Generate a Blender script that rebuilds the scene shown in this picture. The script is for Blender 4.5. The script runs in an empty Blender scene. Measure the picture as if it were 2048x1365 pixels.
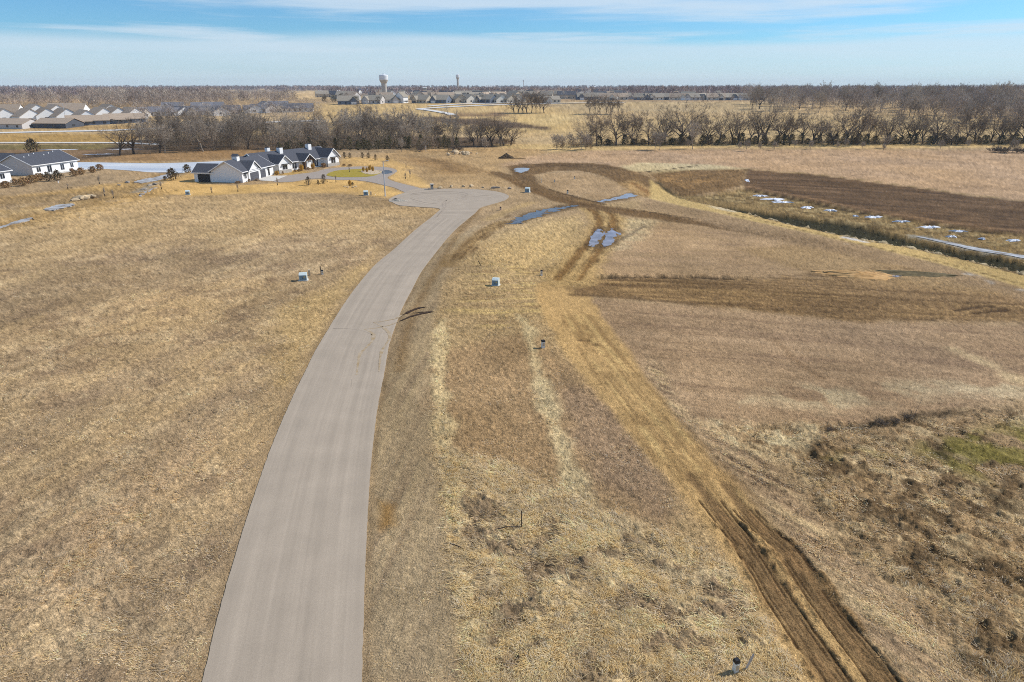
import bpy, math, random, time
import numpy as np
from mathutils import Vector, Matrix
from mathutils.geometry import tessellate_polygon
T0 = time.time()
R = math.radians
scene = bpy.context.scene
col = scene.collection

# ------------------------------------------------------------------ camera
CAM_H = 28.0
FPX = 1365.0                       # focal length in pixels of the 2048 x 1365 photograph
PITCH = math.atan((682.5 - 172.0) / FPX)
cam_data = bpy.data.cameras.new('camera')
cam_data.sensor_width = 36.0
cam_data.lens = 36.0 * FPX / 2048.0
cam_data.clip_start = 0.5
cam_data.clip_end = 40000.0
cam = bpy.data.objects.new('camera', cam_data)
col.objects.link(cam)
cam.location = (0, 0, CAM_H)
cam.rotation_euler = (R(90) - PITCH, 0, 0)
scene.camera = cam

# ------------------------------------------------------------------ world, sun, exposure
SUN_EL, SUN_AZ = R(41), R(19)      # azimuth counted from +X towards +Y
world = bpy.data.worlds.new('World'); scene.world = world
world.use_nodes = True
wn = world.node_tree.nodes; wl = world.node_tree.links
wn.clear()
def N(t, **k):
    n = wn.new(t)
    for a, b in k.items(): setattr(n, a, b)
    return n
w_out = N('ShaderNodeOutputWorld'); w_bg = N('ShaderNodeBackground')
w_bg.inputs['Strength'].default_value = 0.11
sky = N('ShaderNodeTexSky', sky_type='NISHITA', sun_disc=False, sun_elevation=SUN_EL,
        sun_rotation=R(90) - SUN_AZ, altitude=300.0, air_density=0.9, dust_density=0.35, ozone_density=3.4)
tc = N('ShaderNodeTexCoord'); sep = N('ShaderNodeSeparateXYZ')
wl.new(tc.outputs['Generated'], sep.inputs[0])
def wmath(op, a, b=None, c=None, clamp=False):
    m = N('ShaderNodeMath', operation=op, use_clamp=clamp)
    for i, v in enumerate((a, b, c)):
        if v is None: continue
        if isinstance(v, (int, float)): m.inputs[i].default_value = v
        else: wl.new(v, m.inputs[i])
    return m.outputs[0]
def wnoise(scale3, loc3, detail, rough, rot=(0, 0, 0), dist=0.0):
    mp = N('ShaderNodeMapping'); mp.inputs['Scale'].default_value = scale3
    mp.inputs['Location'].default_value = loc3; mp.inputs['Rotation'].default_value = rot
    wl.new(tc.outputs['Generated'], mp.inputs[0])
    nz = N('ShaderNodeTexNoise'); nz.inputs['Scale'].default_value = 1.0
    nz.inputs['Detail'].default_value = detail; nz.inputs['Roughness'].default_value = rough
    nz.inputs['Distortion'].default_value = dist
    wl.new(mp.outputs[0], nz.inputs['Vector'])
    return nz.outputs['Fac']
def wramp(v, a, b):
    mr = N('ShaderNodeMapRange', interpolation_type='SMOOTHSTEP')
    mr.inputs['From Min'].default_value = a; mr.inputs['From Max'].default_value = b
    wl.new(v, mr.inputs['Value'])
    return mr.outputs[0]
zz = sep.outputs['Z']
low = wnoise((1.6, 1.6, 12), (3.1, 0.4, 0), 2, .5)
z_j = wmath('ADD', zz, wmath('MULTIPLY', wmath('SUBTRACT', low, .5), .055))
veil = wmath('MULTIPLY', wramp(z_j, .066, .046), .62)                 # cirrus deck seen edge-on near the horizon
wisp = wnoise((1.5, 1.5, 26), (0.9, 7.3, 1.35), 7, .55, rot=(R(1.6), R(-2.0), 0), dist=.35)
fine = wnoise((5, 5, 90), (2.0, 1.0, 4.0), 5, .6, rot=(R(1.6), R(-2.0), 0))
wisp2 = wmath('ADD', wisp, wmath('MULTIPLY', wmath('SUBTRACT', fine, .5), .16))
wisp_m = wmath('MULTIPLY', wramp(wisp2, .47, .63), .72)
veil = wmath('MULTIPLY', veil, wmath('ADD', .55, wisp2))
cloud_fac = wmath('MAXIMUM', veil, wisp_m)
cloud_fac = wmath('MULTIPLY', cloud_fac, wmath('ADD', .86, wmath('MULTIPLY', fine, .26)), clamp=True)
tint = N('ShaderNodeMix', data_type='RGBA', blend_type='MULTIPLY'); tint.inputs['Factor'].default_value = 1.0
tint.inputs['B'].default_value = (0.56, 0.93, 1.17, 1)
wl.new(sky.outputs[0], tint.inputs['A'])
mix = N('ShaderNodeMix', data_type='RGBA')
mix.inputs['B'].default_value = (6.3, 7.3, 8.2, 1)
wl.new(cloud_fac, mix.inputs['Factor']); wl.new(tint.outputs['Result'], mix.inputs['A'])
wl.new(mix.outputs['Result'], w_bg.inputs['Color']); wl.new(w_bg.outputs[0], w_out.inputs['Surface'])

sun_data = bpy.data.lights.new('sun', 'SUN')
sun_data.energy = 4.8; sun_data.angle = R(0.53); sun_data.color = (1.0, 0.95, 0.88)
sun = bpy.data.objects.new('sun', sun_data); col.objects.link(sun)
_d = Vector((-math.cos(SUN_EL) * math.cos(SUN_AZ), -math.cos(SUN_EL) * math.sin(SUN_AZ), -math.sin(SUN_EL)))
sun.rotation_euler = _d.to_track_quat('-Z', 'Y').to_euler(); sun.location = (200, 100, 300)

vs = scene.view_settings
vs.view_transform = 'Standard'; vs.look = 'None'; vs.exposure = 0.0; vs.gamma = 1.0; vs.use_curve_mapping = False
scene.render.engine = 'CYCLES'
cy = scene.cycles
cy.max_bounces = 5; cy.diffuse_bounces = 2; cy.glossy_bounces = 2; cy.transparent_max_bounces = 4
cy.volume_bounces = 0; cy.use_denoising = False
cy.pixel_filter_type = 'BLACKMAN_HARRIS'; cy.filter_width = 1.0
cy.caustics_reflective = False; cy.caustics_refractive = False

# ------------------------------------------------------------------ terrain, projection of picture points on it
def sstep(a, b, x):
    t = np.clip((x - a) / (b - a), 0, 1)
    return t * t * (3 - 2 * t)
def hill(x, y):
    """broad rise of the land towards the town"""
    return 12.0 * sstep(400.0, 760.0, y)
_cp, _sp = math.cos(PITCH), math.sin(PITCH)
def P(px, py, dz=0.0):
    """the place on the land that the photograph shows at this pixel"""
    u = (px - 1024) / FPX; v = (py - 682.5) / FPX
    dy, dzr = _cp - v * _sp, -(_sp + v * _cp)
    lo, hi = 1.0, 60000.0
    for _ in range(60):
        m = .5 * (lo + hi)
        if CAM_H + dzr * m > float(hill(u * m, dy * m)) + dz: lo = m
        else: hi = m
    return (u * lo, dy * lo)
def PL(pts): return np.array([P(*p) for p in pts], float)
def gz(x, y): return float(hill(x, y))

# ------------------------------------------------------------------ noise
def _hash(ix, iy, seed):
    h = (ix.astype(np.int64) * 374761393 + iy.astype(np.int64) * 668265263 + seed * 974634777) & 0xffffffff
    h = ((h ^ (h >> 13)) * 1274126177) & 0xffffffff
    h = (h ^ (h >> 16)) & 0xffffff
    return h.astype(np.float64) / 0xffffff
def vn(x, y, seed=0):
    ix = np.floor(x); iy = np.floor(y); fx = x - ix; fy = y - iy
    fx = fx * fx * (3 - 2 * fx); fy = fy * fy * (3 - 2 * fy)
    a = _hash(ix, iy, seed); b = _hash(ix + 1, iy, seed); c = _hash(ix, iy + 1, seed); d = _hash(ix + 1, iy + 1, seed)
    return (a + (b - a) * fx) * (1 - fy) + (c + (d - c) * fx) * fy
def fbm(x, y, seed=0, o=4, g=.5):
    s = 0; a = 1; t = 0
    for i in range(o):
        s = s + a * vn(x * 2 ** i + 17.3 * i, y * 2 ** i - 9.1 * i, seed + i); t += a; a *= g
    return s / t
def lin(c):
    c = np.array(c, float) / 255.0
    return np.where(c <= .04045, c / 12.92, ((c + .055) / 1.055) ** 2.4)
def L4(c, k=1.0):
    l = lin(c) * k
    return (float(l[0]), float(l[1]), float(l[2]), 1.0)
ORD = 'first second third fourth fifth sixth seventh eighth ninth tenth eleventh twelfth thirteenth fourteenth fifteenth sixteenth seventeenth eighteenth nineteenth twentieth'.split()
KALB = 0.89                        # picture colour of sunlit ground -> base colour

# ------------------------------------------------------------------ mesh helpers
def link(name, me, mat=None, parent=None):
    if mat is not None and not me.materials: me.materials.append(mat)
    o = bpy.data.objects.new(name, me); col.objects.link(o)
    if parent is not None: o.parent = parent
    return o
def tag(o, label=None, cat=None, group=None, kind=None):
    if label: o['label'] = label
    if cat: o['category'] = cat
    if group: o['group'] = group
    if kind: o['kind'] = kind
    return o
def empty(name, loc, rz=0.0):
    o = bpy.data.objects.new(name, None); col.objects.link(o)
    o.empty_display_size = .3
    o.location = loc; o.rotation_euler = (0, 0, rz)
    return o
def np_mesh(name, V, F, colors=None, smooth=False):
    """V (n,3), F (m,k) with k 3 or 4"""
    V = np.ascontiguousarray(V, np.float32); F = np.ascontiguousarray(F, np.int32)
    me = bpy.data.meshes.new(name); k = F.shape[1]
    me.vertices.add(len(V)); me.vertices.foreach_set('co', V.ravel())
    me.loops.add(F.size); me.loops.foreach_set('vertex_index', F.ravel())
    me.polygons.add(len(F))
    me.polygons.foreach_set('loop_start', np.arange(0, F.size, k, dtype=np.int32))
    me.polygons.foreach_set('loop_total', np.full(len(F), k, np.int32))
    if smooth: me.polygons.foreach_set('use_smooth', np.ones(len(F), bool))
    if colors is not None:
        a = me.attributes.new('Col', 'FLOAT_COLOR', 'POINT')
        c4 = np.ones((len(V), 4), np.float32); c4[:, :3] = colors
        a.data.foreach_set('color', c4.ravel())
    me.update(calc_edges=True)
    return me
class MB:
    """collects boxes, prisms and tubes; build() links them as one mesh"""
    def __init__(s): s.v = []; s.f = []
    def add(s, v, f):
        b = len(s.v); s.v += [tuple(map(float, q)) for q in v]; s.f += [tuple(b + i for i in q) for q in f]; return s
    def box(s, x0, x1, y0, y1, z0, z1, taper=0.0):
        t = taper
        return s.add([(x0, y0, z0), (x1, y0, z0), (x1, y1, z0), (x0, y1, z0),
                      (x0 + t, y0 + t, z1), (x1 - t, y0 + t, z1), (x1 - t, y1 - t, z1), (x0 + t, y1 - t, z1)],
                     [(0, 3, 2, 1), (4, 5, 6, 7), (0, 1, 5, 4), (1, 2, 6, 5), (2, 3, 7, 6), (3, 0, 4, 7)])
    def prism(s, prof, axis, a0, a1):
        """profile in the two other axes, extruded along axis ('x','y','z')"""
        n = len(prof); v = []
        for a in (a0, a1):
            for p, q in prof: v.append({'x': (a, p, q), 'y': (p, a, q), 'z': (p, q, a)}[axis])
        f = [tuple(range(n)), tuple(range(2 * n - 1, n - 1, -1))]
        for i in range(n): f.append((i, n + i, n + (i + 1) % n, (i + 1) % n))
        return s.add(v, f)
    def lathe(s, prof, k=20, cx=0, cy=0):
        v = []; f = []
        for r, z in prof:
            for i in range(k):
                a = 2 * math.pi * i / k; v.append((cx + r * math.cos(a), cy + r * math.sin(a), z))
        for j in range(len(prof) - 1):
            for i in range(k):
                f.append((j * k + i, j * k + (i + 1) % k, (j + 1) * k + (i + 1) % k, (j + 1) * k + i))
        f.append(tuple(range(k - 1, -1, -1))); f.append(tuple((len(prof) - 1) * k + i for i in range(k)))
        return s.add(v, f)
    def tube(s, pts, rads, k=6):
        pts = [Vector(p) for p in pts]; v = []; f = []
        for j, p in enumerate(pts):
            d = (pts[min(j + 1, len(pts) - 1)] - pts[max(j - 1, 0)]).normalized()
            a = d.cross(Vector((0, 0, 1)) if abs(d.z) < .9 else Vector((1, 0, 0))).normalized(); b = d.cross(a)
            for i in range(k):
                t = 2 * math.pi * i / k; q = p + (a * math.cos(t) + b * math.sin(t)) * rads[j]; v.append(tuple(q))
        for j in range(len(pts) - 1):
            for i in range(k): f.append((j * k + i, (j + 1) * k + i, (j + 1) * k + (i + 1) % k, j * k + (i + 1) % k))
        f.append(tuple(range(k))); f.append(tuple((len(pts) - 1) * k + i for i in range(k - 1, -1, -1)))
        return s.add(v, f)
    def mesh(s, name):
        me = bpy.data.meshes.new(name); me.from_pydata(s.v, [], s.f); me.update(); return me
    def build(s, name, mat, parent=None): return link(name, s.mesh(name), mat, parent)
def copy_tree(o, parent=None):
    c = o.copy(); col.objects.link(c); c.parent = parent
    for ch in o.children: copy_tree(ch, c)
    return c
def smooth_line(pts, n=6, closed=False):
    pts = np.asarray(pts, float); m = len(pts); out = []
    rng = range(m if closed else m - 1)
    for i in rng:
        if closed: p0, p1, p2, p3 = pts[i - 1], pts[i], pts[(i + 1) % m], pts[(i + 2) % m]
        else: p0, p1, p2, p3 = pts[max(i - 1, 0)], pts[i], pts[i + 1], pts[min(i + 2, m - 1)]
        for j in range(n):
            t = j / n
            out.append(.5 * ((2 * p1) + (-p0 + p2) * t + (2 * p0 - 5 * p1 + 4 * p2 - p3) * t * t + (-p0 + 3 * p1 - 3 * p2 + p3) * t ** 3))
    if not closed: out.append(pts[-1])
    return np.array(out)
def sheet(name, poly, z, mat, thick=.25, kind='structure', jag=0.0, seed=1):
    """flat slab with the given outline (world xy)"""
    poly = np.array(poly, float)
    if jag:
        rs = np.random.RandomState(seed); poly = poly + rs.normal(0, jag, poly.shape)
    n = len(poly)
    top = [(x, y, gz(x, y) + z) for x, y in poly]; bot = [(x, y, gz(x, y) + z - thick) for x, y in poly]
    tris = tessellate_polygon([[Vector(p) for p in top]])
    f = []
    for t in tris:
        a, b, c = (Vector(top[i]) for i in t)
        f.append(tuple(t) if (b - a).cross(c - a).z > 0 else (t[0], t[2], t[1]))
    f += [(i, (i + 1) % n, n + (i + 1) % n, n + i) for i in range(n)]
    me = bpy.data.meshes.new(name); me.from_pydata(top + bot, [], f); me.update()
    return tag(link(name, me, mat), kind=kind)

# ------------------------------------------------------------------ materials
def new_mat(name):
    m = bpy.data.materials.new(name); m.use_nodes = True
    nt = m.node_tree; b = nt.nodes['Principled BSDF']
    b.inputs['Specular IOR Level'].default_value = .25
    return m, nt, b
def mat(name, rgb, rough=.8, var=.12, scale=2.0, bump=0.0, bscale=20.0, metal=0.0, spec=.3, rgb2=None, stretch=(1, 1, 1), objrand=0.0, k=1.0):
    """base colour from two tones mixed by noise"""
    m, nt, b = new_mat(name); n = nt.nodes; l = nt.links
    c1 = L4(rgb, k); c2 = L4(rgb2, k) if rgb2 else tuple([v * (1 - 2 * var) for v in c1[:3]] + [1])
    t = n.new('ShaderNodeTexCoord'); mp = n.new('ShaderNodeMapping'); mp.inputs['Scale'].default_value = stretch
    l.new(t.outputs['Object'], mp.inputs[0])
    nz = n.new('ShaderNodeTexNoise'); nz.inputs['Scale'].default_value = scale; nz.inputs['Detail'].default_value = 5
    l.new(mp.outputs[0], nz.inputs['Vector'])
    rp = n.new('ShaderNodeMapRange'); rp.inputs['From Min'].default_value = .3; rp.inputs['From Max'].default_value = .7
    l.new(nz.outputs['Fac'], rp.inputs['Value'])
    mx = n.new('ShaderNodeMix'); mx.data_type = 'RGBA'; mx.inputs['A'].default_value = c1; mx.inputs['B'].default_value = c2
    l.new(rp.outputs[0], mx.inputs['Factor'])
    out = mx.outputs['Result']
    if objrand:
        oi = n.new('ShaderNodeObjectInfo'); mr = n.new('ShaderNodeMapRange')
        mr.inputs['To Min'].default_value = 1 - objrand; mr.inputs['To Max'].default_value = 1 + objrand
        l.new(oi.outputs['Random'], mr.inputs['Value'])
        vm = n.new('ShaderNodeVectorMath'); vm.operation = 'SCALE'
        l.new(out, vm.inputs[0]); l.new(mr.outputs[0], vm.inputs['Scale']); out = vm.outputs[0]
    l.new(out, b.inputs['Base Color'])
    b.inputs['Roughness'].default_value = rough; b.inputs['Metallic'].default_value = metal
    b.inputs['Specular IOR Level'].default_value = spec
    if bump:
        n2 = n.new('ShaderNodeTexNoise'); n2.inputs['Scale'].default_value = bscale; n2.inputs['Detail'].default_value = 3
        l.new(mp.outputs[0], n2.inputs['Vector'])
        bp = n.new('ShaderNodeBump'); bp.inputs['Strength'].default_value = bump; bp.inputs['Distance'].default_value = .03
        l.new(n2.outputs['Fac'], bp.inputs['Height']); l.new(bp.outputs[0], b.inputs['Normal'])
    return m
def ground_mat(name):
    m, nt, b = new_mat(name); n = nt.nodes; l = nt.links
    at = n.new('ShaderNodeAttribute'); at.attribute_name = 'Col'
    t = n.new('ShaderNodeTexCoord')
    def nz(s, d):
        q = n.new('ShaderNodeTexNoise'); q.inputs['Scale'].default_value = s; q.inputs['Detail'].default_value = d
        q.inputs['Roughness'].default_value = .65
        l.new(t.outputs['Object'], q.inputs['Vector']); return q.outputs['Fac']
    def mr(v, a, b_, c, d):
        q = n.new('ShaderNodeMapRange')
        for i, x in zip(('From Min', 'From Max', 'To Min', 'To Max'), (a, b_, c, d)): q.inputs[i].default_value = x
        l.new(v, q.inputs['Value']); return q.outputs[0]
    n1, n2 = nz(2.2, 4), nz(9.0, 4)
    f1, f2 = mr(n1, .3, .7, .80, 1.20), mr(n2, .28, .72, .52, 1.48)
    mu = n.new('ShaderNodeMath'); mu.operation = 'MULTIPLY'; l.new(f1, mu.inputs[0]); l.new(f2, mu.inputs[1])
    vm = n.new('ShaderNodeVectorMath'); vm.operation = 'SCALE'
    l.new(at.outputs['Color'], vm.inputs[0]); l.new(mu.outputs[0], vm.inputs['Scale'])
    l.new(vm.outputs[0], b.inputs['Base Color']); b.inputs['Roughness'].default_value = 1.0
    b.inputs['Specular IOR Level'].default_value = .05
    bp = n.new('ShaderNodeBump'); bp.inputs['Strength'].default_value = .9; bp.inputs['Distance'].default_value = .14
    ad = n.new('ShaderNodeMath'); ad.operation = 'ADD'; l.new(n1, ad.inputs[0]); l.new(n2, ad.inputs[1])
    l.new(ad.outputs[0], bp.inputs['Height']); l.new(bp.outputs[0], b.inputs['Normal'])
    return m
def attr_mat(name, rough=.9, transl=0.0, objrand=0.0):
    m, nt, b = new_mat(name); n = nt.nodes; l = nt.links
    at = n.new('ShaderNodeAttribute'); at.attribute_name = 'Col'
    out = at.outputs['Color']
    l.new(out, b.inputs['Base Color']); b.inputs['Roughness'].default_value = rough; b.inputs['Specular IOR Level'].default_value = .1
    if transl:
        tr = n.new('ShaderNodeBsdfTranslucent'); l.new(out, tr.inputs['Color'])
        ms = n.new('ShaderNodeMixShader'); ms.inputs[0].default_value = transl
        l.new(b.outputs[0], ms.inputs[1]); l.new(tr.outputs[0], ms.inputs[2])
        l.new(ms.outputs[0], n['Material Output'].inputs['Surface'])
    return m

# ------------------------------------------------------------------ the land: zones of grass, soil and mud
ROAD_L = [(330, 1640), (372, 1490), (405, 1365), (432, 1250), (470, 1115), (511, 985), (548, 882), (590, 785), (613, 739), (630, 704), (655, 662), (686, 612), (718, 568), (752, 529), (787, 500), (830, 461), (862, 436)]
ROAD_R = [(720, 1640), (722, 1490), (724, 1365), (727, 1250), (730, 1150), (734, 1060), (739, 970), (745, 900), (753, 830), (762, 780), (770, 740), (778, 693), (789, 658), (806, 614), (825, 578), (841, 547), (859, 522), (877, 499), (895, 477), (914, 457), (934, 440)]
BULB = [(862, 436), (874, 427), (880, 421), (875, 417), (846, 415), (817, 413), (797, 411), (784, 405), (777, 401), (783, 396), (794, 391), (806, 387), (815, 383), (836, 378), (875, 378.3), (914, 378), (953, 379.5), (985, 382.5), (1003, 386), (1014, 390), (1018, 394), (1012, 400), (1000, 404.5), (981, 410), (961, 416), (951, 426), (934, 440)]
DRIVE = [(842, 377.3), (836, 379.5), (815, 384), (809, 385), (789, 376), (772, 372), (738, 364), (705, 360.5), (680, 360.5), (662, 359.5), (640, 357.5), (612, 359), (594, 362.5), (571, 364.5), (546, 363.2), (574, 352), (629, 344.7), (646, 339.7), (679, 335.6), (720, 333.5), (768, 334.5), (783, 337), (792, 340), (794, 343.5), (784, 350), (776, 354), (776, 357.5), (785, 362.5), (805, 368)]
ISLAND = [(764, 344.5), (754, 350), (741, 353.5), (716, 355), (676, 355), (658, 353), (653, 350.5), (660, 346), (672, 342.5), (690, 340.5), (720, 339), (745, 340), (758, 342)]
PAD = [(503, 360.5), (529, 352.5), (574, 352), (546, 363)]
POND = [(147, 326), (200, 325.5), (300, 327), (340, 326.5), (400, 324.5), (470, 321.5), (520, 320), (520, 326), (440, 331), (400, 337), (370, 345), (352, 346.5), (336, 345), (300, 345), (268, 342), (230, 339.5), (190, 338), (150, 339.5)]
ROAD_POLY = np.vstack([smooth_line(PL(ROAD_L), 4), PL(BULB)[1:-1], smooth_line(PL(ROAD_R), 4)[::-1]])
DRIVE_POLY = smooth_line(PL(DRIVE), 3, True)
POND_POLY = smooth_line(PL(POND), 3, True)

def seg_dist(X, Y, pts, wid=None):
    """distance to a polyline (and the width interpolated along it)"""
    best = np.full(X.shape, 1e9); w = np.zeros(X.shape); sgn = np.zeros(X.shape)
    for i in range(len(pts) - 1):
        ax, ay = pts[i]; bx, by = pts[i + 1]; dx, dy = bx - ax, by - ay
        q = dx * dx + dy * dy + 1e-9
        t = np.clip(((X - ax) * dx + (Y - ay) * dy) / q, 0, 1)
        d = np.hypot(X - ax - t * dx, Y - ay - t * dy); m = d < best
        best = np.where(m, d, best)
        sgn = np.where(m, np.sign((X - ax) * dy - (Y - ay) * dx), sgn)
        if wid is not None: w = np.where(m, wid[i] + (wid[i + 1] - wid[i]) * t, w)
    return best, w, sgn
def inside(X, Y, pts):
    c = np.zeros(X.shape, bool); n = len(pts)
    for i in range(n):
        x1, y1 = pts[i]; x2, y2 = pts[(i + 1) % n]
        if y1 == y2: continue
        c ^= ((y1 > Y) != (y2 > Y)) & (X < (x2 - x1) * (Y - y1) / (y2 - y1) + x1)
    return c
def sdist(X, Y, pts):
    """signed distance to a polygon, positive inside"""
    d, _, _ = seg_dist(X, Y, np.vstack([pts, pts[:1]]))
    return np.where(inside(X, Y, pts), d, -d)

class Land:
    """colour, relief and grass at given places"""
    def __init__(s, X, Y):
        s.X, s.Y = X, Y; n = X.size
        s.c = np.tile(lin((172, 143, 103)), (n, 1)); s.rough = np.full(n, .035); s.tall = np.full(n, .35)
        s.z = np.zeros(n); s.cls = np.zeros(n, np.int32); s.straw = np.zeros(n)
        s.jx = fbm(X / 3.0, Y / 3.0, 5, 4) - .5
        s.jl = fbm(X / 14.0, Y / 14.0, 9, 3) - .5
    def _sel(s, pts, m):
        return np.nonzero((s.X > pts[:, 0].min() - m) & (s.X < pts[:, 0].max() + m) & (s.Y > pts[:, 1].min() - m) & (s.Y < pts[:, 1].max() + m))[0]
    def poly(s, px, rgb=None, fe=2.0, a=1.0, jag=2.0, rough=None, tall=None, cls=None, dz=0.0, straw=None, world=False, patch=None):
        pts = np.array(px, float) if world else PL(px)
        i = s._sel(pts, fe + jag * 2)
        if not len(i): return
        d = sdist(s.X[i], s.Y[i], pts) + jag * 2 * (s.jx[i] + .6 * s.jl[i])
        m = sstep(-fe, fe, d) * a
        if patch:
            m = m * sstep(patch[1], patch[2], fbm(s.X[i] / patch[0], s.Y[i] / patch[0], patch[3], 4))
        s._put(i, m, rgb, rough, tall, cls, dz, straw)
        return i, m
    def line(s, px, w, rgb=None, fe=.5, a=1.0, jag=.4, rough=None, tall=None, cls=None, dz=0.0, straw=None, smooth=True, broken=None):
        pts = PL(px)
        wid = np.array(w if hasattr(w, '__len__') else [w] * len(pts), float)
        if smooth:
            n = 4; sp = smooth_line(pts, n); t = np.linspace(0, len(pts) - 1, len(sp)); wid = np.interp(t, np.arange(len(pts)), wid); pts = sp
        i = s._sel(pts, wid.max() + fe + jag * 2)
        if not len(i): return
        d, ww, _ = seg_dist(s.X[i], s.Y[i], pts, wid)
        m = sstep(fe, -fe, d - ww / 2 + jag * 2 * s.jx[i]) * a
        if broken:
            m = m * sstep(broken[1], broken[2], fbm(s.X[i] / broken[0], s.Y[i] / broken[0], broken[3], 3))
        s._put(i, m, rgb, rough, tall, cls, dz, straw)
    def _put(s, i, m, rgb, rough, tall, cls, dz, straw):
        if rgb is not None: s.c[i] += (lin(rgb) - s.c[i]) * m[:, None]
        if rough is not None: s.rough[i] += (rough - s.rough[i]) * m
        if tall is not None: s.tall[i] += (tall - s.tall[i]) * m
        if straw is not None: s.straw[i] += (straw - s.straw[i]) * m
        if cls is not None: s.cls[i] = np.where(m > .5, cls, s.cls[i])
        if dz: s.z[i] += dz * m
    def streak(s, px, ang, rgb_a, rgb_b, amt, sl, sw, seed, fe=4, jag=3, poly=True, dz=0.0):
        """mowing / seeding rows and long drifts along a direction"""
        pts = PL(px); i = s._sel(pts, fe + 2 * jag)
        if not len(i): return
        m = sstep(-fe, fe, sdist(s.X[i], s.Y[i], pts) + jag * 2 * s.jx[i])
        ca, sa = math.cos(ang), math.sin(ang)
        u = (s.X[i] * ca + s.Y[i] * sa) / sl; v = (-s.X[i] * sa + s.Y[i] * ca) / sw
        n = fbm(u, v, seed, 4, .6)
        k = np.clip((n - .5) * 4, -1, 1)
        up = np.clip(k, 0, 1)[:, None] * amt * m[:, None]; dn = np.clip(-k, 0, 1)[:, None] * amt * m[:, None]
        s.c[i] += (lin(rgb_a) - s.c[i]) * up; s.c[i] += (lin(rgb_b) - s.c[i]) * dn
        if dz: s.z[i] += dz * k * m

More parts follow.
